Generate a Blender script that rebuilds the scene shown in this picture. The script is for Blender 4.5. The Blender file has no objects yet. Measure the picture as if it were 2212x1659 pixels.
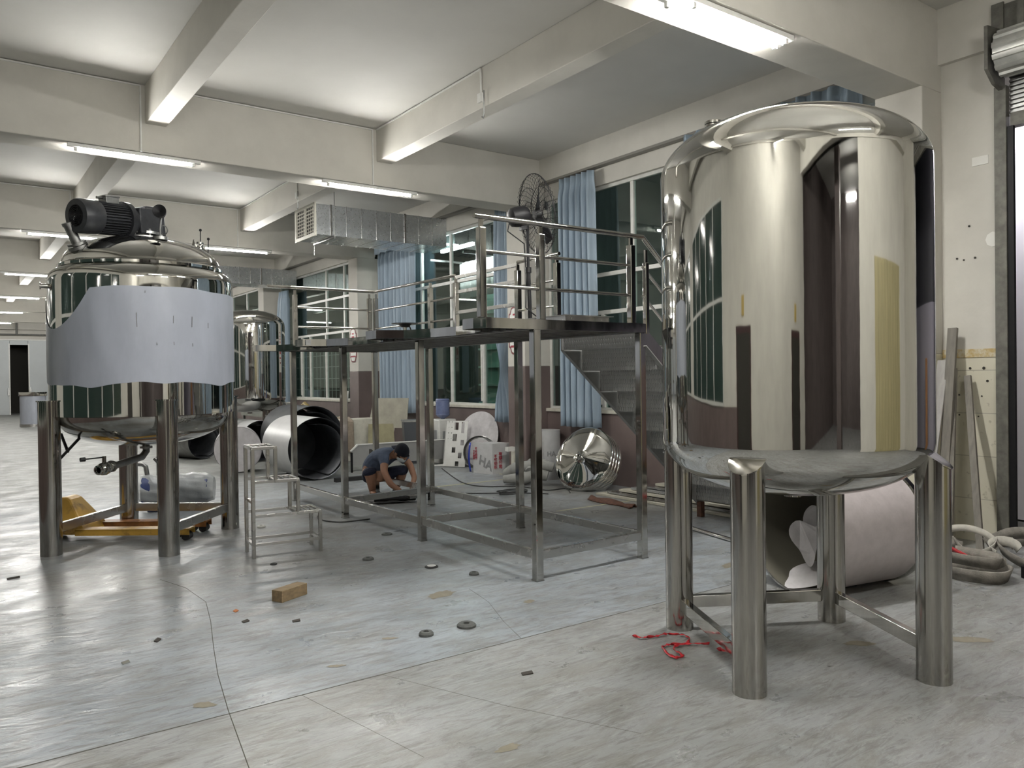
import bpy, bmesh, math, random
from math import sin, cos, pi, radians, atan2, sqrt
from mathutils import Vector, Matrix
random.seed(7)
C = bpy.context.scene.collection
SC = bpy.context.scene
# ------------------------------------------------------------------ camera, world, exposure
H = 1.6
yaw, pit, rol, FPX = radians(35.947), radians(0.553), radians(-0.751), 1699.0
fw = Vector((sin(yaw)*cos(pit), cos(yaw)*cos(pit), -sin(pit)))
r0 = Vector((cos(yaw), -sin(yaw), 0)); u0 = r0.cross(fw)
rv = r0*cos(rol) + u0*sin(rol); uv = -r0*sin(rol) + u0*cos(rol)
cd = bpy.data.cameras.new('camera'); cam = bpy.data.objects.new('camera', cd); C.objects.link(cam)
M3 = Matrix((rv, uv, -fw)).transposed()
cam.matrix_world = Matrix.Translation((0, 0, H)) @ M3.to_4x4()
cd.sensor_width = 36; cd.lens = 36*FPX/2212; cd.clip_start = .05; cd.clip_end = 200
SC.camera = cam
W = bpy.data.worlds.new('night'); SC.world = W; W.use_nodes = True
W.node_tree.nodes['Background'].inputs[0].default_value = (.035, .05, .055, 1)
W.node_tree.nodes['Background'].inputs[1].default_value = .04
SC.view_settings.view_transform = 'Standard'; SC.view_settings.look = 'None'
SC.view_settings.exposure = 1.27; SC.view_settings.gamma = 1; SC.view_settings.use_curve_mapping = False
TUBE_POWER = 240.0      # emission of every fluorescent tube
OUT_POWER = 45.0       # the yard lamps outside

# ------------------------------------------------------------------ materials
MATS = {}
def mat(name, col, rough=.6, metal=0., noise=0., nscale=6., bump=0., bscale=40., spec=.5, col2=None, stretch=None, nlo=.35, nhi=.65, rvar=0., alpha=1., emit=None, estr=0., coat=0., rscale=None, bdist=.01):
    if name in MATS: return MATS[name]
    m = bpy.data.materials.new(name); m.use_nodes = True; nt = m.node_tree; N = nt.nodes; L = nt.links
    b = N['Principled BSDF']; b.inputs['Roughness'].default_value = rough; b.inputs['Metallic'].default_value = metal
    b.inputs['Specular IOR Level'].default_value = spec
    c = (*col, 1); b.inputs['Base Color'].default_value = c
    if coat: b.inputs['Coat Weight'].default_value = coat
    if emit: b.inputs['Emission Color'].default_value = (*emit, 1); b.inputs['Emission Strength'].default_value = estr
    if alpha < 1: b.inputs['Alpha'].default_value = alpha
    if noise or bump or rvar or col2:
        tc = N.new('ShaderNodeTexCoord'); mp = N.new('ShaderNodeMapping'); L.new(tc.outputs['Object'], mp.inputs[0])
        if stretch: mp.inputs['Scale'].default_value = stretch
    if noise or col2:
        n = N.new('ShaderNodeTexNoise'); n.inputs['Scale'].default_value = nscale; n.inputs['Detail'].default_value = 8; n.inputs['Roughness'].default_value = .62
        L.new(mp.outputs[0], n.inputs['Vector'])
        r = N.new('ShaderNodeMapRange'); r.inputs[1].default_value = nlo; r.inputs[2].default_value = nhi; L.new(n.outputs[0], r.inputs[0])
        mx = N.new('ShaderNodeMix'); mx.data_type = 'RGBA'; L.new(r.outputs[0], mx.inputs[0])
        c2 = col2 if col2 else tuple(v*(1-noise) for v in col)
        mx.inputs[6].default_value = c; mx.inputs[7].default_value = (*c2, 1); L.new(mx.outputs[2], b.inputs['Base Color'])
    if rvar:
        n = N.new('ShaderNodeTexNoise'); n.inputs['Scale'].default_value = rscale or nscale*1.7; n.inputs['Detail'].default_value = 6; L.new(mp.outputs[0], n.inputs['Vector'])
        r = N.new('ShaderNodeMapRange'); r.inputs[1].default_value = .3; r.inputs[2].default_value = .7; r.inputs[3].default_value = max(0, rough-rvar); r.inputs[4].default_value = min(1, rough+rvar)
        L.new(n.outputs[0], r.inputs[0]); L.new(r.outputs[0], b.inputs['Roughness'])
    if bump:
        n = N.new('ShaderNodeTexNoise'); n.inputs['Scale'].default_value = bscale; n.inputs['Detail'].default_value = 4; L.new(mp.outputs[0], n.inputs['Vector'])
        bp = N.new('ShaderNodeBump'); bp.inputs['Strength'].default_value = bump; bp.inputs['Distance'].default_value = bdist
        L.new(n.outputs[0], bp.inputs['Height']); L.new(bp.outputs[0], b.inputs['Normal'])
    MATS[name] = m; return m

mirror = mat('polished_steel', (.60, .595, .57), .035, 1, bump=.06, bscale=2.2, bdist=.02, stretch=(1, 1, .5))
mirror2 = mat('polished_steel_tube', (.55, .54, .51), .09, 1, noise=.22, nscale=7, rvar=.06, stretch=(1, 1, .25))
legsteel = mat('pipe_steel', (.46, .445, .415), .13, 1, noise=.25, nscale=9, rvar=.07, stretch=(3, 3, .12))
satin = mat('satin_steel', (.56, .55, .53), .26, 1, noise=.06, nscale=5, rvar=.03)
greysh = mat('grey_sheet_metal', (.36, .36, .35), .45, .5, noise=.12, nscale=4)
satin_d = mat('dull_steel', (.36, .36, .35), .38, 1, noise=.3, nscale=10, rvar=.1)
galv = mat('galvanised_sheet', (.64, .66, .67), .30, .85, noise=.14, nscale=18, rvar=.05)
cast = mat('cast_iron_grey', (.035, .037, .042), .45, .2, noise=.3, nscale=20)
blackm = mat('black_plastic', (.010, .010, .011), .5, spec=.2)
rubber = mat('dark_rubber', (.02, .02, .02), .7)
film = mat('protective_film', (.38, .405, .465), .30, 0, noise=.10, nscale=4, bump=.08, bscale=9, stretch=(1, 1, .35), spec=.45, nlo=.4, nhi=.6)
filmw = mat('milky_film', (.55, .53, .54), .42, 0, noise=.22, nscale=9, bump=.1, bscale=14)
paintw = mat('painted_concrete', (.57, .55, .50), .75, 0, noise=.13, nscale=1.6, bump=.12, bscale=30, nlo=.4, nhi=.75)
ceilm = mat('ceiling_paint', (.56, .55, .52), .8, 0, noise=.10, nscale=.9, bump=.08, bscale=25, nlo=.35, nhi=.8)
brown = mat('brown_wall_paint', (.155, .118, .110), .42, 0, noise=.18, nscale=2.2, rvar=.08)
whiteal = mat('white_aluminium', (.62, .62, .585), .4, 0, noise=.15, nscale=8)
whitep = mat('white_paint', (.70, .70, .67), .45, 0, noise=.1, nscale=10)
cream = mat('cream_steel', (.60, .58, .50), .4, 0, noise=.2, nscale=8)
curtm = mat('blue_curtain', (.33, .41, .49), .5, 0, noise=.22, nscale=3, bump=.15, bscale=60, stretch=(2, 2, .3), spec=.4)
yellow = mat('worn_yellow_paint', (.46, .27, .045), .42, 0, col2=(.16, .09, .03), nscale=7, nlo=.5, nhi=.68)
orange = mat('worn_orange_paint', (.30, .12, .03), .5, 0, noise=.5, nscale=9)
red = mat('red_plastic', (.55, .02, .03), .3, 0, noise=.2, nscale=30)
wood = mat('sawn_wood', (.24, .17, .09), .7, 0, noise=.4, nscale=6, stretch=(1, 8, 8))
plank = mat('grey_timber', (.20, .185, .16), .75, 0, noise=.3, nscale=5, stretch=(6, 6, .4))
ply = mat('plywood_sheet', (.42, .40, .33), .7, 0, noise=.22, nscale=5)
cardb = mat('grey_film_card', (.50, .50, .50), .45, 0, noise=.12, nscale=8)
cloth_b = mat('beige_cloth', (.33, .27, .21), .9, 0, noise=.25, nscale=14)
greyc = mat('grey_cloth', (.30, .30, .285), .85, 0, noise=.2, nscale=10)
beltm = mat('dirty_canvas_webbing', (.27, .25, .22), .85, 0, noise=.45, nscale=9, bump=.3, bscale=80)
beltw = mat('white_webbing', (.50, .48, .43), .8, 0, noise=.25, nscale=14, bump=.2, bscale=90)
rust = mat('rusty_iron', (.11, .045, .025), .85, 0, noise=.55, nscale=22)
bluep = mat('blue_pump_paint', (.03, .05, .16), .5, 0, noise=.3, nscale=10)
bluef = mat('blue_film', (.01, .03, .30), .35)
panelm = mat('sandwich_panel', (.50, .53, .54), .5, 0, noise=.06, nscale=1.5)
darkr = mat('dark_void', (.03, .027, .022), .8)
doorm = mat('dark_door_wood', (.045, .012, .012), .4, 0, noise=.3, nscale=4)
shutm = mat('olive_shutter', (.42, .37, .20), .5, 0, noise=.25, nscale=4, stretch=(4, 4, .3))
shirtm = mat('slate_blue_cotton', (.10, .13, .20), .85, 0, noise=.3, nscale=10)
navym = mat('navy_cotton', (.012, .015, .035), .85)
skinm = mat('skin', (.36, .19, .12), .55, 0, noise=.15, nscale=12)
glove = mat('grey_knit', (.22, .23, .22), .9)
concd = mat('metal_guide', (.16, .155, .135), .6, .3, noise=.4, nscale=12)
pinkp = mat('faded_pink_panel', (.13, .105, .10), .6, 0, noise=.2, nscale=3)
mint = mat('mint_wall', (.30, .55, .45), .6, 0, noise=.2, nscale=2)
lilac = mat('white_yard_wall', (.75, .73, .78), .6)
ylw = mat('yellow_floor_paint', (.55, .53, .33), .6, 0, noise=.3, nscale=20)
crackm = mat('seam_dirt', (.10, .095, .08), .9)
stainm = mat('brown_floor_stain', (.24, .215, .16), .55, 0, noise=.25, nscale=20)
bottlem = mat('blue_water_bottle', (.14, .17, .30), .15, 0, noise=.2, nscale=10)
redink = mat('red_ink', (.35, .03, .05), .6)
greyink = mat('grey_ink', (.22, .22, .22), .6)
blueink = mat('blue_ink', (.05, .13, .42), .6)

def em(name, col, s):
    m = bpy.data.materials.new(name); m.use_nodes = True; N = m.node_tree.nodes; N.clear()
    e = N.new('ShaderNodeEmission'); o = N.new('ShaderNodeOutputMaterial'); e.inputs[0].default_value = (*col, 1); e.inputs[1].default_value = s
    m.node_tree.links.new(e.outputs[0], o.inputs[0]); return m
tubem = em('lit_tube', (1, .985, .94), TUBE_POWER)
outm = em('lit_yard_lamp', (.96, .93, 1), OUT_POWER)

def glass():
    m = bpy.data.materials.new('window_glass'); m.use_nodes = True; nt = m.node_tree; N = nt.nodes; N.clear()
    g = N.new('ShaderNodeBsdfGlossy'); g.inputs['Roughness'].default_value = .01; g.inputs[0].default_value = (.9, .95, .93, 1)
    t = N.new('ShaderNodeBsdfTransparent'); t.inputs[0].default_value = (.74, .83, .80, 1)
    f = N.new('ShaderNodeFresnel'); ge = N.new('ShaderNodeNewGeometry'); mr = N.new('ShaderNodeMapRange'); mr.inputs[3].default_value = 1.75; mr.inputs[4].default_value = 1/1.75
    nt.links.new(ge.outputs['Backfacing'], mr.inputs[0]); nt.links.new(mr.outputs[0], f.inputs[0])
    mx = N.new('ShaderNodeMixShader'); o = N.new('ShaderNodeOutputMaterial')
    nt.links.new(f.outputs[0], mx.inputs[0]); nt.links.new(t.outputs[0], mx.inputs[1]); nt.links.new(g.outputs[0], mx.inputs[2]); nt.links.new(mx.outputs[0], o.inputs[0])
    return m
glassm = glass()

def plate():   # chequer plate
    m = bpy.data.materials.new('chequer_plate'); m.use_nodes = True; nt = m.node_tree; N = nt.nodes; L = nt.links
    b = N['Principled BSDF']; b.inputs['Base Color'].default_value = (.56, .56, .54, 1); b.inputs['Metallic'].default_value = .3; b.inputs['Roughness'].default_value = .42
    tc = N.new('ShaderNodeTexCoord'); hs = []
    for a in (45, -45):
        mp = N.new('ShaderNodeMapping'); mp.inputs['Rotation'].default_value = (radians(a), 0, 0); mp.inputs['Scale'].default_value = (1, 44, 17); L.new(tc.outputs['Object'], mp.inputs[0])
        sx = N.new('ShaderNodeSeparateXYZ'); L.new(mp.outputs[0], sx.inputs[0])
        c = N.new('ShaderNodeCombineXYZ'); L.new(sx.outputs[1], c.inputs[0]); L.new(sx.outputs[2], c.inputs[1])
        v = N.new('ShaderNodeTexVoronoi'); v.voronoi_dimensions = '2D'; v.inputs['Randomness'].default_value = 0; v.inputs['Scale'].default_value = 1; L.new(c.outputs[0], v.inputs['Vector'])
        r = N.new('ShaderNodeMapRange'); r.inputs[1].default_value = .25; r.inputs[2].default_value = .42; r.inputs[3].default_value = 1; r.inputs[4].default_value = 0; L.new(v.outputs[0], r.inputs[0]); hs.append(r)
    a = N.new('ShaderNodeMath'); a.operation = 'MAXIMUM'; L.new(hs[0].outputs[0], a.inputs[0]); L.new(hs[1].outputs[0], a.inputs[1])
    bp = N.new('ShaderNodeBump'); bp.inputs['Strength'].default_value = 1.0; bp.inputs['Distance'].default_value = .012; L.new(a.outputs[0], bp.inputs['Height']); L.new(bp.outputs[0], b.inputs['Normal'])
    return m
platem = plate()

def floorm():
    m = bpy.data.materials.new('worn_floor_paint'); m.use_nodes = True; nt = m.node_tree; N = nt.nodes; L = nt.links
    b = N['Principled BSDF']; tc = N.new('ShaderNodeTexCoord')
    def noise(s, d=6, st=(1, 1, 1), rot=0, r=.6, dist=0):
        mp = N.new('ShaderNodeMapping'); mp.inputs['Scale'].default_value = st; mp.inputs['Rotation'].default_value = (0, 0, rot); L.new(tc.outputs['Object'], mp.inputs[0])
        n = N.new('ShaderNodeTexNoise'); n.inputs['Scale'].default_value = s; n.inputs['Detail'].default_value = d; n.inputs['Roughness'].default_value = r; n.inputs['Distortion'].default_value = dist
        L.new(mp.outputs[0], n.inputs['Vector']); return n.outputs[0]
    def rng(o, a, c, lo=0, hi=1):
        r = N.new('ShaderNodeMapRange'); r.inputs[1].default_value = a; r.inputs[2].default_value = c; r.inputs[3].default_value = lo; r.inputs[4].default_value = hi; L.new(o, r.inputs[0]); return r.outputs[0]
    def mix(f, a, c):
        x = N.new('ShaderNodeMix'); x.data_type = 'RGBA'
        if isinstance(f, (int, float)): x.inputs[0].default_value = f
        else: L.new(f, x.inputs[0])
        for i, v in ((6, a), (7, c)):
            if isinstance(v, tuple): x.inputs[i].default_value = (*v, 1)
            else: L.new(v, x.inputs[i])
        return x.outputs[2]
    def mul(a, c):
        x = N.new('ShaderNodeMath'); x.operation = 'MULTIPLY'; L.new(a, x.inputs[0])
        if isinstance(c, (int, float)): x.inputs[1].default_value = c
        else: L.new(c, x.inputs[1])
        return x.outputs[0]
    sx = N.new('ShaderNodeSeparateXYZ'); L.new(tc.outputs['Object'], sx.inputs[0])
    base = mix(rng(noise(1.3, 4), .35, .65), (.31, .34, .37), (.25, .275, .30))
    near = rng(sx.outputs[1], 3.84, 3.86, 1, 0)           # the older slab on this side of the joint
    base = mix(near, base, mix(rng(noise(1.7, 5), .3, .7), (.315, .325, .33), (.25, .255, .25)))
    pale = rng(sx.outputs[1], 10.5, 13.5); base = mix(pale, base, (.25, .26, .25))
    grime = mul(rng(noise(4, 10, (.6, 1.7, 1), .5, .8, .6), .47, .58), .5); base = mix(grime, base, (.19, .18, .155))
    scuff = mul(rng(noise(10, 10, (.4, 2.0, 1), -.4, .8, 1.2), .49, .60), .62); base = mix(scuff, base, (.13, .125, .115))
    scr = mul(rng(noise(9, 9, (.3, 3, 1), .9, .8, 1.6), .56, .62), .3); base = mix(scr, base, (.50, .51, .50))
    worn = mul(mul(rng(sx.outputs[1], 5.2, 6.6), rng(sx.outputs[1], 10.8, 9.2)), rng(noise(.8, 5), .38, .62)); base = mix(mul(worn, .8), base, (.14, .135, .12))
    L.new(base, b.inputs['Base Color'])
    ra = N.new('ShaderNodeMath'); ra.operation = 'ADD'; L.new(rng(noise(2.5, 7, (1, 1, 1), 0, .65), .3, .7, .22, .50), ra.inputs[0]); L.new(rng(sx.outputs[1], 7, 14, 0, .16), ra.inputs[1]); L.new(ra.outputs[0], b.inputs['Roughness'])
    b.inputs['Specular IOR Level'].default_value = .38
    bp = N.new('ShaderNodeBump'); bp.inputs['Strength'].default_value = .35; bp.inputs['Distance'].default_value = .02
    L.new(noise(7, 5, (.7, 1.5, 1), .5, .5, .8), bp.inputs['Height'])
    bp2 = N.new('ShaderNodeBump'); bp2.inputs['Strength'].default_value = .12; bp2.inputs['Distance'].default_value = .003
    L.new(noise(90, 4), bp2.inputs['Height']); L.new(bp.outputs[0], bp2.inputs['Normal']); L.new(bp2.outputs[0], b.inputs['Normal'])
    return m
floor_mat = floorm()

def tilem():
    m = bpy.data.materials.new('cream_wall_tile'); m.use_nodes = True; nt = m.node_tree; N = nt.nodes; L = nt.links
    b = N['Principled BSDF']; b.inputs['Roughness'].default_value = .35
    tc = N.new('ShaderNodeTexCoord'); sx = N.new('ShaderNodeSeparateXYZ'); L.new(tc.outputs['Object'], sx.inputs[0])
    c = N.new('ShaderNodeCombineXYZ'); L.new(sx.outputs[1], c.inputs[0]); L.new(sx.outputs[2], c.inputs[1])
    br = N.new('ShaderNodeTexBrick'); br.offset = 0; br.inputs['Scale'].default_value = 1; br.inputs['Brick Width'].default_value = .40; br.inputs['Row Height'].default_value = .40; br.inputs['Mortar Size'].default_value = .004
    br.inputs['Color1'].default_value = (.60, .57, .46, 1); br.inputs['Color2'].default_value = (.56, .53, .43, 1); br.inputs['Mortar'].default_value = (.36, .34, .28, 1); L.new(c.outputs[0], br.inputs['Vector'])
    n = N.new('ShaderNodeTexNoise'); n.inputs['Scale'].default_value = 14; n.inputs['Detail'].default_value = 6; L.new(tc.outputs['Object'], n.inputs['Vector'])
    r = N.new('ShaderNodeMapRange'); r.inputs[1].default_value = .64; r.inputs[2].default_value = .70; r.inputs[4].default_value = .5; L.new(n.outputs[0], r.inputs[0])
    mx = N.new('ShaderNodeMix'); mx.data_type = 'RGBA'; L.new(r.outputs[0], mx.inputs[0]); L.new(br.outputs[0], mx.inputs[6]); mx.inputs[7].default_value = (.25, .22, .16, 1); L.new(mx.outputs[2], b.inputs['Base Color'])
    return m
tile_mat = tilem()

# ------------------------------------------------------------------ mesh builder
class MB:
    def __init__(s): s.v = []; s.f = []
    def add(s, vs, fs):
        o = len(s.v); s.v += [tuple(v) for v in vs]; s.f += [tuple(i+o for i in f) for f in fs]; return s
    def box(s, x0, y0, z0, x1, y1, z1):
        v = [(x, y, z) for x in (x0, x1) for y in (y0, y1) for z in (z0, z1)]
        return s.add(v, [(0, 1, 3, 2), (4, 6, 7, 5), (0, 4, 5, 1), (2, 3, 7, 6), (0, 2, 6, 4), (1, 5, 7, 3)])
    def obox(s, c, ax, ay, az):       # centre, half-extent vectors
        c = Vector(c); ax = Vector(ax); ay = Vector(ay); az = Vector(az)
        v = [c + ax*i + ay*j + az*k for i in (-1, 1) for j in (-1, 1) for k in (-1, 1)]
        return s.add(v, [(0, 1, 3, 2), (4, 6, 7, 5), (0, 4, 5, 1), (2, 3, 7, 6), (0, 2, 6, 4), (1, 5, 7, 3)])
    def bar(s, p, q, w, h=None, up=(0, 0, 1)):
        p = Vector(p); q = Vector(q); d = (q-p); l = d.length; d.normalize(); up = Vector(up)
        if abs(d.dot(up)) > .98: up = Vector((1, 0, 0))
        sd = d.cross(up).normalized(); u = sd.cross(d); h = h or w
        return s.obox((p+q)/2, d*l/2, sd*w/2, u*h/2)
    def cyl(s, p, q, r, n=20, r2=None, caps=True):
        p = Vector(p); q = Vector(q); d = (q-p).normalized(); r2 = r if r2 is None else r2
        a = d.cross(Vector((0, 0, 1)) if abs(d.z) < .9 else Vector((1, 0, 0))).normalized(); b = d.cross(a)
        v = [p + (a*cos(2*pi*i/n)+b*sin(2*pi*i/n))*r for i in range(n)] + [q + (a*cos(2*pi*i/n)+b*sin(2*pi*i/n))*r2 for i in range(n)]
        f = [(i, (i+1) % n, n+(i+1) % n, n+i) for i in range(n)]
        if caps: f += [tuple(range(n-1, -1, -1)), tuple(range(n, 2*n))]
        return s.add(v, f)
    def tube(s, pts, r, n=8, close=False):
        pts = [Vector(p) for p in pts]; m = len(pts); vs = []; prev = None
        for i, p in enumerate(pts):
            if close: d = pts[(i+1) % m]-pts[i-1]
            else: d = pts[min(i+1, m-1)]-pts[max(i-1, 0)]
            d.normalize()
            if prev is None: a = d.cross(Vector((0, 0, 1)) if abs(d.z) < .9 else Vector((1, 0, 0))).normalized()
            else: a = (prev - d*prev.dot(d)).normalized()
            prev = a; b = d.cross(a); rr = r[i] if isinstance(r, (list, tuple)) else r
            vs += [p + (a*cos(2*pi*k/n)+b*sin(2*pi*k/n))*rr for k in range(n)]
        fs = []
        for i in range(m if close else m-1):
            j = (i+1) % m
            fs += [(i*n+k, i*n+(k+1) % n, j*n+(k+1) % n, j*n+k) for k in range(n)]
        if not close: fs += [tuple(range(n-1, -1, -1)), tuple(range((m-1)*n, m*n))]
        return s.add(vs, fs)
    def lathe(s, prof, o=(0, 0, 0), ax=(0, 0, 1), n=64, a0=0, a1=2*pi):
        o = Vector(o); d = Vector(ax).normalized(); a = d.cross(Vector((0, 0, 1)) if abs(d.z) < .9 else Vector((0, 1, 0))).normalized(); b = d.cross(a)
        full = abs(a1-a0-2*pi) < 1e-6; m = n if full else n+1; vs = []
        for r, z in prof:
            for k in range(m):
                t = a0+(a1-a0)*k/n; vs.append(o + d*z + (a*cos(t)+b*sin(t))*r)
        fs = []
        for i in range(len(prof)-1):
            for k in range(n):
                k2 = (k+1) % m; fs.append((i*m+k, i*m+k2, (i+1)*m+k2, (i+1)*m+k))
        return s.add(vs, fs)
    def grid(s, fn, nu, nv):
        vs = [fn(i/nu, j/nv) for i in range(nu+1) for j in range(nv+1)]
        fs = [(i*(nv+1)+j, (i+1)*(nv+1)+j, (i+1)*(nv+1)+j+1, i*(nv+1)+j+1) for i in range(nu) for j in range(nv)]
        return s.add(vs, fs)
    def prism(s, pts, ext):            # planar polygon extruded by vector
        n = len(pts); e = Vector(ext); v = [Vector(p) for p in pts] + [Vector(p)+e for p in pts]
        return s.add(v, [tuple(range(n-1, -1, -1)), tuple(range(n, 2*n))] + [(i, (i+1) % n, n+(i+1) % n, n+i) for i in range(n)])
    def build(s, name, m, parent=None, smooth=True, bevel=0, solid=0, loc=None, ang=35):
        me = bpy.data.meshes.new(name); vs = s.v
        if loc is not None: vs = [(v[0]-loc[0], v[1]-loc[1], v[2]-loc[2]) for v in vs]
        me.from_pydata(vs, [], s.f); bm = bmesh.new(); bm.from_mesh(me); bmesh.ops.remove_doubles(bm, verts=bm.verts, dist=1e-5)
        bmesh.ops.recalc_face_normals(bm, faces=bm.faces); bm.to_mesh(me); bm.free()
        if smooth:
            for p in me.polygons: p.use_smooth = True
            me.set_sharp_from_angle(angle=radians(ang))
        me.materials.append(m); o = bpy.data.objects.new(name, me); C.objects.link(o)
        if loc is not None: o.location = loc
        if parent is not None:
            o.parent = parent
            if loc is None: o.matrix_parent_inverse = PMI(parent)
        if solid:
            md = o.modifiers.new('solid', 'SOLIDIFY'); md.thickness = solid; md.offset = 0
        if bevel:
            md = o.modifiers.new('bevel', 'BEVEL'); md.width = bevel; md.segments = 2; md.limit_method = 'ANGLE'
        return o
def WM(o):
    m = Matrix.Translation(o.location) @ o.rotation_euler.to_matrix().to_4x4() @ Matrix.Diagonal((*o.scale, 1))
    return m if o.parent is None else WM(o.parent) @ o.matrix_parent_inverse @ m
def PMI(p): return WM(p).inverted()
def tag(o, label, cat, group=None, kind=None):
    o['label'] = label; o['category'] = cat
    if group: o['group'] = group
    if kind: o['kind'] = kind
    return o
def thing(name, loc, label, cat, group=None):
    o = bpy.data.objects.new(name, None); C.objects.link(o); o.location = loc; o.empty_display_size = .1
    return tag(o, label, cat, group)
def struct(name, mb, m, label=None, parent=None, **k):
    o = mb.build(name, m, parent, **k)
    if parent is None: o['kind'] = 'structure'
    if label: o['label'] = label
    return o
def copy_tree(o, loc, label, group=None):
    r = o.copy(); C.objects.link(r); r.location = loc; r['label'] = label
    if group: r['group'] = group
    for ch in list(o.children):
        c = ch.copy(); C.objects.link(c); c.parent = r
        for g in list(ch.children):
            d = g.copy(); C.objects.link(d); d.parent = c
    return r
def lpart(name, mb, m, parent, **k):       # part whose geometry is already in the local frame of its thing
    o = mb.build(name, m, None, **k); o.parent = parent; return o
#PART1
# ================================================================== THE HALL
HC = 5.05; XW = 7.9; XC = 7.46; XL = -1.3; YF = 46.8; YB = -2.3
BY = [-2.5, 3.70, 9.93, 16.06, 22.30, 28.40, 34.55, 40.70]     # near faces of main beams / columns
struct('floor', MB().box(XL-.2, -9.5, -.1, XW+.2, YF+3, 0), floor_mat, smooth=False)
struct('ceiling', MB().box(XL-.2, -9.5, HC, XW+.3, YF+.2, HC+.15), ceilm, smooth=False)
# floor joints and cracks (very thin sunken seams)
j = MB()
j.box(-1.3, 3.846, .0004, 7.8, 3.853, .0012)
j.tube([(0.93, 2.6, 0), (1.0, 3.26, 0), (1.10, 3.9, 0), (1.19, 4.4, 0), (1.29, 4.85, 0), (1.42, 5.4, 0), (1.52, 5.9, 0), (1.50, 6.4, 0), (1.4, 6.8, 0)], .0022, 4)
j.tube([(2.84, 3.86, 0), (2.95, 4.2, 0), (3.12, 4.62, 0), (3.2, 5.0, 0)], .0016, 4)
j.tube([(1.45, 3.85, 0), (1.55, 3.3, 0), (1.62, 2.9, 0)], .0012, 4)
j.tube([(1.9, 3.84, 0), (2.2, 3.1, 0), (2.5, 2.5, 0)], .0012, 4)
struct('floor_joint', j, crackm, smooth=False)
st = MB()
def blob(x, y, rx, ry, a, z=.0015):
    n = 22; pts = []
    for i in range(n):
        t = 2*pi*i/n; k = 1+random.uniform(-.22, .22); u, v = rx*cos(t)*k, ry*sin(t)*k
        pts.append((x+u*cos(a)-v*sin(a), y+u*sin(a)+v*cos(a), z))
    st.add(pts, [tuple(range(n))])
for b in [(2.95, 5.0, .13, .07, .3), (1.02, 4.03, .06, .035, -.6), (3.35, 4.45, .05, .03, .2), (1.75, 4.12, .05, .02, -.4), (4.9, 2.2, .16, .05, -.8), (2.2, 4.35, .05, .02, -.5), (1.95, 2.75, .06, .03, 0), (4.35, 2.55, .09, .04, -.6), (5.3, 4.25, .10, .05, .4)]: blob(*b)
struct('floor_stain', st, stainm, smooth=False)
yl = MB()
yl.box(5.4, 9.93, .0005, 7.5, 9.98, .003); yl.box(7.38, 9.98, .0005, 7.43, 10.6, .003)
yl.box(5.86, 7.20, .0005, 7.6, 7.225, .002)
struct('floor_marking', yl, ylw, smooth=False)

# window wall: sill, header, frieze, columns
WINS = [(4.15, 9.93), (10.40, 16.06), (16.53, 22.30), (22.77, 28.40), (28.87, 34.55), (35.02, 40.70), (41.17, YF)]
SILL, HEAD = 1.07, 4.40
w = MB()
for a, b in WINS: w.box(XW, a, 0, XW+.24, b, SILL)
struct('wall_right_low', w, brown, smooth=False)
w = MB()
for a, b in WINS: w.box(XW, a, HEAD, XW+.24, b, HC); w.box(XW-.11, a, 4.68, XW, b, HC)
w.box(XW-.08, 3.20, 1.80, XW+.24, 3.70, HC); w.box(XW-.14, YB, 4.52, XW+.24, 3.70, HC); w.box(XW, -.6, 4.3, XW+.24, 3.2, 4.52)
w.box(XW-.08, YB, 0, XW+.24, -.6, 4.52)
struct('wall_right', w, paintw, smooth=False)
struct('wall_right_tiles', MB().box(XW-.085, 3.20, 0, XW+.24, 3.70, 1.72), tile_mat, smooth=False)
bd = MB().box(XW-.092, 3.20, 1.72, XW+.2, 3.70, 1.80)
struct('trim_1', bd, mat('ochre_band', (.45, .33, .14), .6, 0, col2=(.58, .54, .42), nscale=9, nlo=.42, nhi=.55), smooth=False)
rl = MB()
for a, b in WINS: rl.box(XW-.125, a, 4.645, XW-.03, b, 4.68)
struct('trim_2', rl, mat('dark_rail', (.20, .19, .17), .5), smooth=False)
for i, y in enumerate(BY[1:]):
    up = MB().box(XC, y, 1.76, XW+.24, y+.46, 4.272); struct("column", up, paintw, smooth=False, bevel=.008)
    lo = MB().box(XC-.002, y-.002, 0, XW+.24, y+.462, 1.76)
    struct('column_base', lo, tile_mat if i == 0 else brown, smooth=False, bevel=.008)
# small peeled plaster marks by the roller shutter
pk = MB()
for (y, z, r) in [(3.56, 2.66, .010), (3.50, 2.64, .008), (3.40, 2.65, .010), (3.60, 1.62, .010), (3.45, 1.62, .012), (3.33, 1.62, .014), (3.60, 1.50, .008), (3.45, 1.50, .012), (3.30, 1.50, .012), (3.55, 1.37, .008), (3.35, 1.36, .008), (3.55, 1.18, .008), (3.38, 1.17, .007), (3.45, 2.95, .01)]:
    pk.cyl((XW-.09, y, z), (XW-.0835, y, z), r, 7)
struct('wall_hole', pk, darkr, smooth=False)
pt = MB().box(XW-.088, 3.28, 3.50, XW-.075, 3.42, 3.58); pt.prism([(XW-.086, 3.24+.07*cos(t*.7), 2.80+.07*sin(t*.7)) for t in range(9)], (.01, 0, 0))
struct('wall_patch', pt, mat('white_filler', (.72, .71, .67), .8), smooth=False)

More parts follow.
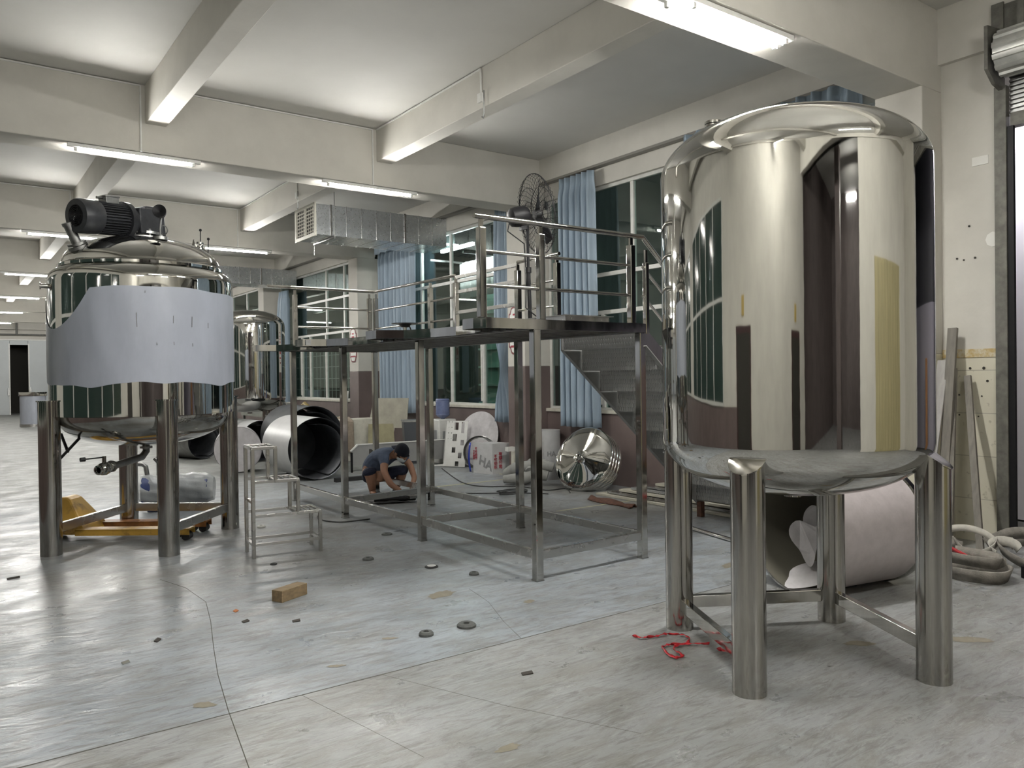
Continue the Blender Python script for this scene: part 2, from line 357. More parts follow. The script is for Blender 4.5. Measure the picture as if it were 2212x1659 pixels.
# main beams (across) and secondary beams (along)
for y in BY:
    struct('ceiling_beam', MB().box(XL, y, 4.27, XW, y+.46, HC), paintw, smooth=False, bevel=.01)
struct('ceiling_beam', MB().box(XL, 46.3, 4.27, XW, 46.8, HC), paintw, smooth=False)
for k, x in enumerate((-.85, 1.97, 4.93)):
    mb = MB()
    ys = [YB-6]+BY+[46.3]
    for i in range(1, len(ys)-1): mb.box(x, ys[i]+.46, 4.60, x+.23, ys[i+1], HC)
    struct('ceiling_beam', mb, paintw, smooth=False, bevel=.008)

# windows
def window(n, a, b, mull, trans, lowm):
    f = MB(); x0, x1 = XW+.06, XW+.12
    f.box(x0, a, SILL, x1, a+.06, HEAD); f.box(x0, b-.06, SILL, x1, b, HEAD); f.box(x0, a+.06, SILL, x1, b-.06, SILL+.05); f.box(x0, a+.06, HEAD-.05, x1, b-.06, HEAD)
    tz = trans[0]
    for y in mull: f.box(x0, y-.03, tz+.0301, x1, y+.03, HEAD-.05)
    for y, y2 in lowm:
        f.box(x0-.01, y-.03, SILL+.05, x1, y+.03, tz-.0301)
        if y2: f.box(x0-.02, y+.0301, SILL+.09, x1-.01, y+.065, tz-.07)
    for z in trans: f.box(x0-.005, a+.06, z-.03, x1, b-.06, z+.03)
    o = struct('window_%d' % n, f, whiteal, smooth=False, bevel=.004)
    g = MB().box(x0+.026, a+.05, SILL+.04, x0+.032, b-.05, HEAD-.04)
    o2 = g.build('pane', glassm, o, smooth=False)
    s = MB().box(XW-.03, a, SILL-.035, XW+.06, b, SILL+.012); s.build('sill', cream, o, smooth=False, bevel=.004)
window(1, 4.16, 9.93, [8.03, 6.3], [2.53, 3.09], [(8.66, 1), (7.2, 0), (5.7, 1)])
window(2, 10.39, 16.06, [14.1, 12.95, 11.3], [2.53, 3.42], [(14.1, 0), (12.95, 0), (11.85, 1), (11.3, 0)])
window(3, 16.52, 22.30, [19.0, 17.9], [2.75, 3.6], [(20.7, 1), (20.1, 0), (19.05, 0), (18.0, 0)])
window(4, 22.76, 28.40, [26.9, 25.4], [2.53, 3.5], [(26.2, 0), (24.6, 1), (23.9, 0)])
window(5, 28.86, 34.55, [32], [2.53], [(32, 0)])
window(6, 35.01, 40.70, [38], [2.53], [(38, 0)])
# window bars outside window 4 / 3
for (a, b) in ((16.8, 22.1), (23, 28)):
    g = MB(); y = a
    while y < b: g.box(8.11, y, 1.1, 8.125, y+.015, 2.3); y += .25
    for z in (1.3, 1.6, 1.9, 2.2): g.box(8.10, a, z, 8.11, b, z+.015)
    o = g.build('window_grille', whiteal, None, smooth=False); tag(o, 'white bar grille outside the window beyond the brown pillar' if a < 20 else 'white bar grille outside the farthest visible window at left', 'grille')

# left wall (reflected in the tanks), back wall with passage, far partition
w = MB(); w.box(XL-.2, YB, 1.1, XL, YF, HC); w.box(XL-.2, YB, 0, XL, -1.7, 1.1); w.box(XL-.2, -.85, 0, XL, 2.35, 1.1)
struct('wall_left', w, paintw, smooth=False)
w = MB(); w.box(XL-.2, 3.45, 0, XL+.002, YF, 1.1); struct('wall_left_low', w, brown, smooth=False)
for n, (a, b) in ((1, (2.35, 3.45)), (2, (-1.7, -.85))):
    f = MB().box(XL-.15, a, 0, XL+.012, b, 2.1); o = struct('door_%d' % n, f, doorm, smooth=False)
    MB().box(XL+.012, a+.07, .02, XL+.02, b-.07, 2.02).build('door_leaf', darkr, o, smooth=False)
    o = MB().box(XL, (a+b)/2-.09, 2.2, XL+.015, (a+b)/2+.09, 2.42).build('door_sign', mat('brass_sign', (.45, .33, .1), .4), None, smooth=False)
    tag(o, 'small brass plate above the %s dark door' % ('wider' if n == 1 else 'narrower'), 'sign')
for k, (a, b) in enumerate(((4.6, 9.6), (10.6, 15.8), (16.8, 22))):
    f = MB(); f.box(XL, a, 1.1, XL+.04, b, 1.16); f.box(XL, a, 3.6, XL+.04, b, 3.66); y = a
    while y < b+.01: f.box(XL, y-.03, 1.16, XL+.04, y+.03, 3.6); y += (b-a)/5
    f.box(XL, a, 2.4, XL+.035, b, 2.45)
    o = struct('window_%d' % (10+k), f, whiteal, smooth=False)
    MB().box(XL+.005, a, 1.13, XL+.015, b, 3.62).build('pane', mat('green_pane', (.035, .055, .048), .1), o, smooth=False)
w = MB(); w.box(3.5, YB-.2, 0, XW+.24, YB, HC); w.box(XL-.2, YB-.2, 4.27, 3.5, YB, HC)
struct('wall_back', w, paintw, smooth=False)
o = MB().box(4.6, YB, 0, 7.0, YB+.03, 2.75); 
for i in range(9): o.box(4.62+i*.265, YB+.03, .02, 4.85+i*.265, YB+.05, 2.72)
struct('door_3', o, shutm, smooth=False)
w = MB(); w.box(XL-.2, -9.5, 0, XW+.3, -9.3, HC); w.box(XL-.3, -9.5, 0, XL-.2, YB, HC); w.box(XW+.24, -9.5, 0, XW+.34, YB-.2, HC); w.box(.9, -5.2, 0, 1.4, -4.7, HC)
struct('wall_passage', w, pinkp, smooth=False)
# far partition with a dark sliding door gap
w = MB()
x = XL
edges = [XL, -.2, 1.0, 2.0, 2.80, 3.58, 4.5, 5.6, 6.7, XW+.24]
for a, b in zip(edges, edges[1:]):
    if abs(a-2.80) < .01: w.box(a, YF-.02, 3.52, b, YF+.06, 3.74); continue
    w.box(a+.008, YF-.02, 0, b-.008, YF+.06, 3.74)
struct('wall_far', w, panelm, smooth=False, bevel=.01)
struct('wall_far_upper', MB().box(XL, YF+.08, 3.7, XW+.24, YF+.2, HC), paintw, smooth=False)
struct('trim_3', MB().box(XL, YF-.06, 3.74, XW, YF+.06, 3.80).box(2.74, YF-.05, 0, 2.80, YF-.02, 3.58).box(3.58, YF-.05, 0, 3.64, YF-.02, 3.58), whitep, smooth=False)
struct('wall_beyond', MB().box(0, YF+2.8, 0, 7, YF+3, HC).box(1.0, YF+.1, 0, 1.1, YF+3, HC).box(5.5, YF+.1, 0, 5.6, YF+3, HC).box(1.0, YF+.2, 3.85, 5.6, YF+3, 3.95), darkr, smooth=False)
o = MB().box(2.68, YF-.1, .95, 2.76, YF-.05, 1.35).build('door_handle_plate', satin_d, None, smooth=False); tag(o, 'grey handle plate left of the dark far doorway', 'handle')
o = MB().box(3.62, YF-.1, .95, 3.70, YF-.05, 1.35).build('door_handle_plate', satin_d, None, smooth=False); tag(o, 'grey handle plate right of the dark far doorway', 'handle')
o = MB().cyl((XL, YF-.5, 4.02), (XW, YF-.5, 4.02), .035, 10).cyl((3.05, YF-.75, 4.0), (3.05, YF-.75, 4.6), .05, 8).cyl((3.05, YF-.75, 4.5), (3.05, YF-.75, 5.045), .02, 8).build('overhead_pipe', satin_d, None); tag(o, 'thin grey pipe running above the far partition', 'pipe')

# ------------------------------------------------------------------ the yard outside
struct('ground_outside', MB().box(XW+.24, -8, -.15, 16, 50, -.02), mat('yard_ground', (.10, .10, .09), .9), smooth=False)
struct('wall_outside', MB().box(12.5, 9, 0, 12.7, 48, 6), mat('yard_wall', (.09, .11, .10), .9, noise=.3, nscale=1), smooth=False)
struct('wall_outside_white', MB().box(9.3, 3.15, 0, 9.4, 4.6, 4.3), lilac, smooth=False)
o = MB().box(8.9, 3.0, 4.2, 9.0, 3.9, 4.26).box(9.0, 3.4, 4.2, 9.3, 3.45, 4.26).build('yard_lamp', outm, None, smooth=False); tag(o, 'bright yard lamp beyond the open roller shutter', 'lamp')
struct('wall_outside_low', MB().box(10.5, -8, 0, 10.7, 3.1, 2.45), mat('lilac_grey_wall', (.36, .34, .40), .5), smooth=False)
struct('wall_outside_dark', MB().box(10.6, -8, 2.45, 10.8, 3.1, 5), mat('corrugated_dark', (.05, .05, .06), .5), smooth=False)
o = MB().box(9.7, .2, 0, 10.1, .6, 1.75).build('orange_cabinet', mat('orange_cabinet', (.40, .20, .09), .4), None, smooth=False, bevel=.01); tag(o, 'orange brown cabinet standing in the yard outside the shutter', 'cabinet')
mw = MB(); mw.box(10.0, 13.9, 0, 10.1, 14.8, 4.2)
for z in (.6, 1.0, 1.4, 1.8, 2.2, 2.6, 3.0): mw.box(9.8, 13.9, z, 10.0, 14.8, z+.04)
o = mw.build('mint_shelf_unit', mint, None, smooth=False); tag(o, 'lit mint green shelving seen through the window behind the fan', 'shelf')
o = MB().box(8.5, 13.0, 4.2, 8.56, 14.2, 4.26).box(XW+.238, 13.55, 4.26, 8.53, 13.6, 4.29).build('yard_lamp', outm, None, smooth=False); tag(o, 'bright lamp outside above the mint shelving', 'lamp')
o = MB().grid(lambda u, v: (8.9+.02*sin(u*2*pi*7), 12.7+1.4*u, 3.25+.75*v), 70, 1).build('corrugated_panel', whitep, None, solid=.003); tag(o, 'white corrugated panel hanging outside the window under the duct', 'panel')
MB().box(XW+.238, 12.75, 3.98, 8.92, 12.79, 4.02).build('bracket', satin_d, o, smooth=False); MB().box(XW+.238, 14.0, 3.98, 8.92, 14.04, 4.02).build('bracket', satin_d, o, smooth=False)

# ------------------------------------------------------------------ fluorescent battens
def batten(x0, x1, y, z, label, rods=False):
    t = thing('fluorescent_lamp', ((x0+x1)/2, y, z+.06), label, 'lamp', 'fluorescent tube lamps under the beams')
    MB().box(x0-.10, y-.022, z+.018, x1+.10, y+.022, z+.06).build('housing', whitep, t, smooth=False, bevel=.004)
    if rods:
        for xx in (x0+.15, x1-.15): MB().cyl((xx, y, z+.06), (xx, y, HC), .005, 8).build('suspension_rod', whitep, t)
    MB().box(x0-.03, y-.014, z-.02, x0, y+.014, z+.018).build('lamp_holder', whitep, t, smooth=False)
    MB().box(x1, y-.014, z-.02, x1+.03, y+.014, z+.018).build('lamp_holder', whitep, t, smooth=False)
    MB().cyl((x0, y, z), (x1, y, z), .0135, 8).build('tube', tubem, t)
names = ['first', 'second', 'third', 'fourth', 'fifth', 'sixth']
for i, y in enumerate(BY[2:]):
    batten(1.27, 2.49, y+.035, 4.205, 'lit fluorescent tube at left under the %s beam beyond the tanks' % names[i])
    batten(4.25, 5.47, y+.035, 4.205, 'lit fluorescent tube at right under the %s beam beyond the tanks' % names[i])
batten(4.20, 5.41, 3.85, 4.205, 'lit fluorescent tube overhead, the one nearer the windows of the close pair')
batten(4.36, 5.40, 3.745, 4.205, 'lit fluorescent tube overhead, on the near edge of the close pair')
batten(1.27, 2.49, 3.745, 4.205, 'lit fluorescent tube overhead behind the mixing tank side of the near beam')
batten(1.9, 3.12, -6.2, 4.21, 'lit fluorescent tube in the dark passage behind the camera')

batten(3.1, 4.32, .2, 4.30, 'added unseen fluorescent tube on rods, brightening the open near floor', True)  # extra lamp out of view, added to brighten the near floor
batten(-.95, .27, .6, 4.30, 'added unseen fluorescent tube on rods above the camera, brightening the left wall', True)  # extra lamp out of view, added to brighten the mirrored left wall
# conduits
def conduit(pts, label, w=.016):
    mb = MB()
    for a, b in zip(pts, pts[1:]): mb.bar(a, b, w, w)
    o = mb.build('cable_conduit', whitep, None, smooth=False); tag(o, label, 'conduit')
conduit([(XL, 9.92, 5.03), (1.92, 9.92, 5.03), (1.92, 9.92, 4.27)], 'thin white conduit along the ceiling corner, above the left lamp')
conduit([(2.24, 9.92, 5.03), (4.87, 9.92, 5.03), (4.87, 9.92, 4.27)], 'thin white conduit along the ceiling corner, dropping to the middle lamp')
conduit([(4.92, 9.9, 5.03), (4.92, 7.3, 5.03), (4.92, 7.3, 4.74)], 'thin white conduit running along the long beam to the hook box')
conduit([(XL, 16.05, 5.03), (1.92, 16.05, 5.03), (1.92, 16.05, 4.27)], 'thin white conduit on the farther beam behind the motor')
conduit([(2.24, 16.05, 5.03), (4.87, 16.05, 5.03), (4.87, 16.05, 4.27)], 'thin white conduit on the farther beam right of the motor')
conduit([(4.92, 16.0, 5.03), (4.92, 12.9, 5.03), (4.92, 12.9, 4.74)], 'thin white conduit on the long beam above the duct grille')
for yy, lb in ((7.3, 'ceiling fan hook with white junction box on the long beam'), (12.9, 'farther hook with junction box on the long beam')):
    t = thing('ceiling_hook', (4.92, yy, 4.7), lb, 'hook')
    MB().box(4.90, yy-.03, 4.66, 4.93, yy+.05, 4.76).build('junction_box', whitep, t, smooth=False)
    MB().tube([(4.895, yy-.09, 4.76), (4.895, yy-.09, 4.5), (4.895, yy-.07, 4.46), (4.895, yy-.05, 4.48)], .008, 6).build('hook', satin_d, t)
#PART2
# ================================================================== THE POLISHED STORAGE TANK (right) and its twin
def dish(R, h, up=1, z0=0, n=22, p=2.35):
    pr = []
    for i in range(n+1):
        t = i/n*pi/2; c, s = abs(cos(t)), abs(sin(t)); pr.append((R*c**(2/p), z0+up*h*s**(2/2.0)*1.0))
    pr[-1] = (0.0005, pr[-1][1]); return pr
def storage_tank():
    cx, cy, R = 3.935, 2.70, .727
    t = thing('storage_tank', (cx, cy, 0), 'large mirror polished steel tank on four pipe legs at the right', 'tank', 'polished tanks on four pipe legs')
    pr = list(reversed(dish(R, .31, -1, 1.23))) + [(R, 1.6), (R, 2.0), (R, 2.4)] + dish(R, .33, 1, 2.72)
    MB().lathe(pr, (cx, cy, 0), n=128).build('shell', mirror, t, ang=60)
    MB().lathe([(.0005, .895), (.05, .895), (.05, .93), (.0005, .93)], (cx, cy, 0), n=20).build('outlet', mirror2, t)
    n = MB(); nx, ny = 3.76, 3.10
    n.cyl((nx, ny, 2.80), (nx, ny, 3.08), .035, 20).cyl((nx, ny, 3.07), (nx, ny, 3.085), .052, 20).cyl((nx, ny, 3.09), (nx, ny, 3.105), .052, 20).build('nozzle', mirror2, t)
    legs = [(3.25, 2.49), (4.13, 2.01), (3.75, 3.40), (4.635, 2.905)]
    for lx, ly in legs:
        o = Vector((lx-cx, ly-cy, 0)).normalized(); m = MB(); k = 32; vs = []
        for zz in (0, 1):
            for i in range(k):
                a = 2*pi*i/k; v = Vector((cos(a), sin(a), 0))*.085
                z = 0 if zz == 0 else 1.225 - (v.dot(o)+.085)*.72
                vs.append((lx+v.x, ly+v.y, z))
        m.add(vs, [(i, (i+1) % k, k+(i+1) % k, k+i) for i in range(k)] + [tuple(range(k, 2*k)), tuple(range(k-1, -1, -1))]).build('leg', legsteel, t)
        cp = MB(); vs = []
        for zz in (0, 1):
            for i in range(k):
                a = 2*pi*i/k; v = Vector((cos(a), sin(a), 0))*.093; vs.append((lx+v.x, ly+v.y, 1.226+zz*.006-(v.dot(o)+.085)*.72))
        cp.add(vs, [(i, (i+1) % k, k+(i+1) % k, k+i) for i in range(k)] + [tuple(range(k, 2*k)), tuple(range(k-1, -1, -1))]).build('leg_cap', mirror2, t)
    for a, b in ((2, 0), (2, 3), (3, 1)):
        p, q = Vector((*legs[a], .165)), Vector((*legs[b], .165)); d = (q-p).normalized()*.07
        MB().bar(p+d, q-d, .045, .075).build('brace', mirror2, t, smooth=False, bevel=.004)
    return t
TANK = storage_tank()
T2 = copy_tree(TANK, (3.0, 12.3, 0), 'mirror polished steel tank half hidden behind the motor-topped mixing tank')
T2.rotation_euler = (0, 0, radians(28))

# ================================================================== THE MIXING TANK (left)
def mixing_tank():
    cx, cy, R = 1.65, 8.54, .84
    t = thing('mixing_tank', (cx, cy, 0), 'steel mixing tank wrapped in grey-blue film with a dark motor on its lid', 'tank')
    sh = [(.0005, 1.275), (.78, 1.275), (R, 1.28), (R, 1.6), (R, 2.0), (R, 2.55)]
    for i in range(1, 9):
        a = i/8*pi/2; sh.append((R-.10+.10*cos(a), 2.55+.13*sin(a)))
    MB().lathe(sh, (cx, cy, 0), n=112).build('shell', mirror, t, ang=50)
    ld = [(.74, 2.68), (.755, 2.69), (.755, 2.715), (.72, 2.735)]
    for i in range(1, 13):
        a = i/12; ld.append((.72*cos(a*pi/2*.92), 2.735+.285*sin(a*pi/2)))
    ld.append((.0005, 3.02))
    MB().lathe(ld, (cx, cy, 0), n=96).build('lid', mirror, t, ang=50)
    MB().lathe(list(reversed(dish(.79, .31, -1, 1.275))), (cx, cy, 0), n=96).build('dished_bottom', mirror2, t, ang=50)
    # protective film with a torn wavy edge
    def fl(u, v):
        a = 2*pi*u; vis = a
        top = 2.455+.010*sin(3*a)+.005*sin(9*a+1)
        side = cos(a-radians(197)); top -= .36*max(0, side-.86)/.14*1.0 if side > .86 else 0
        bot = 1.575+.016*sin(4*a+1.9)+.010*sin(9*a)+.004*sin(17*a)
        r = R+.006+.0025*sin(17*a+v*3)*sin(v*3.1)
        return (cx+r*cos(a), cy+r*sin(a), bot+(top-bot)*v)
    MB().grid(fl, 180, 10).build('protective_film', film, t, ang=60)
    mk = MB()
    for a, z, l, tl in ((-105, 2.22, .13, .1), (-84, 2.2, .07, -.1), (-72, 2.2, .10, -.15), (-100, 2.42, .02, 0), (-94, 1.95, .02, 1), (-84, 1.96, .03, .3), (-72, 1.95, .03, .2), (-60, 2.15, .05, 0)):
        a = radians(a)
        p = [(cx+(R+.010)*cos(a+tl*l*k*.3), cy+(R+.010)*sin(a+tl*l*k*.3), z-l*k) for k in (0, .5, 1)]
        mk.tube(p, .003, 5)
    mk.build('film_tear', greyink, t)
    MB().cyl((cx-R-.055, cy-.05, 2.50), (cx-R+.03, cy-.05, 2.50), .022, 16).cyl((cx-R-.06, cy-.05, 2.50), (cx-R-.05, cy-.05, 2.50), .034, 16).build('side_nozzle', mirror2, t)
    legs = [(.80, 8.41), (1.67, 7.705), (2.50, 8.67), (1.63, 9.375)]
    for i, (lx, ly) in enumerate(legs):
        MB().cyl((lx, ly, 0), (lx, ly, 1.42), .093, 32).build('leg', legsteel, t)
        MB().cyl((lx, ly, 1.42), (lx, ly, 1.432), .105, 32).build('leg_cap', mirror2, t)
    for a, b in ((0, 3), (3, 2), (2, 1)):
        p, q = Vector((*legs[a], .235)), Vector((*legs[b], .235)); d = (q-p).normalized()*.08
        MB().bar(p+d, q-d, .05, .085).build('brace', satin, t, smooth=False, bevel=.004)
    MB().bar((.97, 8.6, .93), (.93, 8.75, 1.1), .02).bar((.86, 8.42, .86), (1.07, 8.5, 1.08), .02).build('side_stay', blackm, t)
    # bottom outlet and ball valve
    v = MB().tube([(cx, cy, .99), (cx, cy, .90), (1.60, 8.48, .85), (1.38, 8.26, .82), (1.22, 8.09, .80)], .034, 14)
    v.cyl((cx, cy, .93), (cx, cy, .95), .06, 16).cyl((1.28, 8.15, .81), (1.265, 8.135, .81), .055, 16).build('outlet_pipe', satin_d, t)
    bv = MB().lathe([(.03, -.09), (.045, -.085), (.045, -.07), (.035, -.065), (.055, -.04), (.062, 0), (.055, .04), (.035, .065), (.045, .07), (.045, .085), (.03, .09)], (1.20, 8.07, .80), Vector((1, 1.05, .1)), 20)
    vo = bv.cyl((1.20, 8.07, .85), (1.20, 8.07, .915), .018, 10).build('ball_valve', mirror2, t)
    MB().bar((1.20, 8.07, .905), (1.03, 8.03, .90), .012).cyl((1.04, 8.03, .9), (1.0, 8.02, .9), .02, 10).build('valve_handle', blackm, vo)
    # --- motor and gearbox: axis from gearbox up-left towards the camera
    g0 = Vector((1.65, 8.48, 3.18)); ax = Vector((-.62, -.34, -.06)).normalized(); side = ax.cross(Vector((0, 0, 1))).normalized(); up = side.cross(ax)
    fl = MB().cyl((cx, cy, 3.0), (cx, cy, 3.03), .21, 36).cyl((cx, cy, 3.055), (cx, cy, 3.08), .19, 36)
    for i in range(8):
        a = i*pi/4+.2; fl.cyl((cx+.175*cos(a), cy+.175*sin(a), 2.99), (cx+.175*cos(a), cy+.175*sin(a), 3.10), .012, 8)
    fl.build('mounting_flange', satin_d, t)
    gb = MB().cyl((cx, cy, 3.075), (cx, cy, 3.13), .15, 30)
    gb.obox(g0, ax*.13, side*.115, up*.125).obox(g0-ax*.10+Vector((0, 0, -.02)), ax*.08, side*.10, up*.12).cyl(g0+ax*.12, g0+ax*.20, .12, 30)
    gb.obox(g0+Vector((.03, 0, .10)), ax*.07, side*.085, up*.05)
    gearb = gb.build('gearbox', cast, t, bevel=.012)
    MB().obox(g0-ax*.185+Vector((.0, -.0, .02)), ax*.004, side*.05, up*.055).build('name_plate', satin, gearb, smooth=False)
    mm = MB(); c0 = g0+ax*.20
    mm.cyl(c0, c0+ax*.05, .175, 40).cyl(c0+ax*.05, c0+ax*.34, .125, 40)
    for i in range(36):
        a = 2*pi*i/36; d = side*cos(a)+up*sin(a); tt = ax.cross(d)
        mm.obox(c0+ax*.20+d*.135, ax*.14, tt*.003, d*.02)
    mot = mm.build('motor', cast, t, ang=30)
    cow = MB().lathe([(.155, .33), (.160, .34), (.160, .50), (.150, .525), (.10, .53), (.10, .525)], c0, ax, 40); cow.build('fan_cowl', cast, mot)
    gr = MB()
    for r in (.02, .035, .05, .065, .08, .095): gr.tube([c0+ax*.53+(side*cos(a*pi/12)+up*sin(a*pi/12))*r for a in range(24)], .0035, 5, close=True)
    for a in range(6): gr.bar(c0+ax*.53, c0+ax*.53+(side*cos(a*pi/3)+up*sin(a*pi/3))*.10, .004)
    gr.build('fan_grille', blackm, mot)
    MB().obox(c0+ax*.17+up*.165, ax*.07, side*.055, up*.035).obox(c0+ax*.17+up*.205, ax*.078, side*.062, up*.008).cyl(c0+ax*.24+up*.19, c0+ax*.30+up*.19, .014, 8).build('terminal_box', satin_d, mot, bevel=.004)
    # handhole pipe on the lid, sight lamp, breather and valves
    b = Vector((1.05, 8.28, 2.86)); d = Vector((-.10, -.05, .22)).normalized()
    MB().cyl(b-d*.02, b+d*.01, .09, 20).cyl(b+d*.02, b+d*.04, .085, 20).cyl(b, b+d*.22, .045, 20).cyl(b+d*.20, b+d*.23, .052, 20).build('lid_nozzle', satin_d, t)
    s0 = Vector((1.72, 8.08, 2.95))
    sl = MB().cyl(s0, s0+Vector((0, 0, .03)), .07, 20).tube([s0, s0+Vector((0, 0, .12)), s0+Vector((.01, 0, .22))], .009, 8)
    sl.tube([s0+Vector((.03+.035*cos(i*pi/6), 0, .10+.045*sin(i*pi/6))) for i in range(12)], .006, 6, close=True); slo = sl.build('sight_lamp_stem', satin_d, t)
    q = s0+Vector((.0, -.02, .26)); dd = Vector((-.35, -.8, .1)).normalized()
    MB().lathe([(.0005, -.05), (.04, -.05), (.05, -.02), (.062, .04), (.062, .055), (.045, .05), (.0005, .02)], q, dd, 24).build('sight_lamp', blackm, slo)
    MB().cyl((2.18, 8.7, 2.9), (2.18, 8.7, 3.03), .012, 10).lathe([(.022, 0), (.014, .05), (.006, .09)], (2.18, 8.7, 3.0), n=12).build('air_vent', mirror2, t)
    p = Vector((2.16, 8.40, 2.86)); vv = MB().cyl(p, p+Vector((.02, 0, .13)), .02, 14)
    for z, r in ((.03, .035), (.07, .04), (.10, .03), (.135, .036)): vv.cyl(p+Vector((.004, 0, z)), p+Vector((.006, 0, z+.018)), r, 16)
    vv.cyl(p+Vector((.03, 0, .09)), p+Vector((.12, .02, .01)), .014, 10).cyl(p+Vector((.11, .02, .02)), p+Vector((.135, .02, -.005)), .024, 10)
    vb = vv.build('relief_valve', mirror2, t)
    MB().cyl(p+Vector((.01, 0, .14)), p+Vector((.012, 0, .27)), .005, 8).lathe([(.0005, -.015), (.011, -.011), (.015, 0), (.011, .011), (.0005, .015)], p+Vector((.012, 0, .28)), n=12).cyl(p+Vector((.09, .02, .05)), p+Vector((.095, .02, .19)), .005, 8).lathe([(.0005, -.015), (.011, -.011), (.015, 0), (.011, .011), (.0005, .015)], p+Vector((.095, .02, .2)), n=12).build('valve_handle', blackm, vb)
    return t
mixing_tank()

# ================================================================== THE WORK PLATFORM with stair
def platform():
    t = thing('work_platform', (4.3, 7.4, 0), 'polished steel work platform with handrails, notched edge and plate stair', 'platform')
    X0, X1, Y0, Y1, ZT = 3.75, 4.93, 4.86, 10.10, 2.04
    for x, y in [(3.75, 4.86), (4.93, 4.89), (3.79, 6.76), (4.93, 6.68), (3.73, 8.44), (4.96, 8.60), (3.75, 10.08), (4.93, 10.08)]:
        z1 = 1.965
        MB().box(x-.034, y-.034, .0, x+.034, y+.034, z1).build('post', mirror2, t, smooth=False, bevel=.006)
        MB().box(x-.036, y-.036, 0, x+.036, y+.036, .010).build('foot_plate', satin_d, t, smooth=False)
    for a, b in [((3.75, 4.86), (4.93, 4.89)), ((3.75, 4.86), (3.79, 6.76)), ((3.79, 6.76), (3.73, 8.44)), ((3.73, 8.44), (3.75, 10.08)), ((4.93, 4.89), (4.93, 6.68)), ((4.93, 6.68), (4.96, 8.60)), ((4.96, 8.60), (4.93, 10.08)), ((3.79, 6.76), (4.93, 6.68)), ((3.73, 8.44), (4.96, 8.60))]:
        p, q = Vector((*a, .20)), Vector((*b, .20)); d = (q-p).normalized()*.03
        MB().bar(p+d, q-d, .045, .072).build('bottom_rail', satin, t, smooth=False, bevel=.004)
    # deck with three notches on the tank side
    out = [(4.95, 4.84), (4.95, 10.12), (3.24, 10.12), (3.24, 10.0)]
    def notch(ya, yb):
        pts = []
        for i in range(0, 7):
            a = pi*i/6; pts.append((3.24+.40*sin(a)**.8 if 0 < i < 6 else 3.24, (ya+yb)/2+(yb-ya)/2*cos(a)))
        return pts
    for ya, yb in ((8.62, 10.0), (6.80, 8.40), (5.10, 6.58)): out += notch(ya, yb)
    out += [(3.24, 4.95), (3.28, 4.84)]
    MB().prism([(x, y, 2.034) for x, y in out], (0, 0, .008)).build('deck_plate', mirror2, t, smooth=False)
    n = len(out); lip = MB()
    for i in range(n):
        p, q = Vector((*out[i], 2.0)), Vector((*out[(i+1) % n], 2.0)); lip.bar(p, q, .006, .072)
    lip.build('deck_edge', mirror2, t, smooth=False)
    jo = MB(); y = 4.95
    while y < 10.1:
        jo.box(3.66, y, 1.972, 4.94, y+.04, 2.0335); y += .17
    for x in (3.72, 4.9): jo.box(x, 4.87, 1.966, x+.05, 10.1, 2.002)
    for yy in (4.87, 6.62, 8.36, 10.0): jo.box(3.26, yy, 1.975, 3.72, yy+.05, 2.033)
    jo.build('deck_frame', satin_d, t, smooth=False)
    MB().cyl((3.32, 4.92, 2.042), (3.32, 4.92, 2.048), .06, 20).build('post_collar', mirror2, t)
    def post(x, y, z0=2.042, top=2.715, rail=2.79, sz=.058):
        MB().box(x-sz/2, y-sz/2, z0, x+sz/2, y+sz/2, top).build('rail_post', mirror2, t, smooth=False, bevel=.006)
        MB().box(x-.016, y-.01, top, x+.016, y+.01, rail-.015).build('rail_bracket', mirror2, t, smooth=False)
    for x in (3.27, 3.83, 4.82): post(x, 4.88)
    for x in (3.79, 4.86): post(x, 10.08)
    for y in (10.02, 8.50, 7.90, 6.67, 6.02): post(4.93, y)
    def rail(a, b, r, nm='handrail'): MB().cyl(a, b, r, 14).build(nm, mirror2, t)
    rail((3.21, 4.88, 2.797), (4.96, 4.88, 2.797), .021)
    rail((3.30, 4.88, 2.540), (4.80, 4.88, 2.540), .014, 'middle_rail'); rail((3.30, 4.88, 2.285), (4.80, 4.88, 2.285), .014, 'middle_rail')
    rail((3.42, 10.08, 2.81), (4.93, 10.08, 2.81), .021); rail((3.80, 10.08, 2.55), (4.86, 10.08, 2.55), .014, 'middle_rail'); rail((3.80, 10.08, 2.293), (4.86, 10.08, 2.293), .014, 'middle_rail')
    rail((4.93, 10.08, 2.81), (4.93, 7.92, 2.80), .018); rail((4.93, 6.67, 2.80), (4.93, 5.98, 2.80), .018)
    for z in (2.545, 2.29): rail((4.93, 10.0, z), (4.93, 7.92, z), .013, 'middle_rail'); rail((4.93, 6.66, z), (4.93, 6.04, z), .013, 'middle_rail')
    for z in (2.775, 2.60, 2.36): MB().box(4.915, 6.67, z-.02, 4.945, 7.9, z+.02).build('square_rail', satin, t, smooth=False, bevel=.003)
    # stair running down towards the windows
    N, run, rise, ya, yb = 9, .239, .209, 4.90, 5.98
    for i in range(N):
        x = 4.97+run*i; z = 1.859-rise*i
        MB().box(x, ya, z, x+.004, yb, min(z+rise, 2.03)).build('riser', platem, t, smooth=False)
        MB().box(x, ya, z-.004, x+run+.004, yb, z).build('tread', platem, t, smooth=False)
    e = Vector((run, 0, -rise)).normalized(); L_ = (N-.35)*sqrt(run*run+rise*rise)
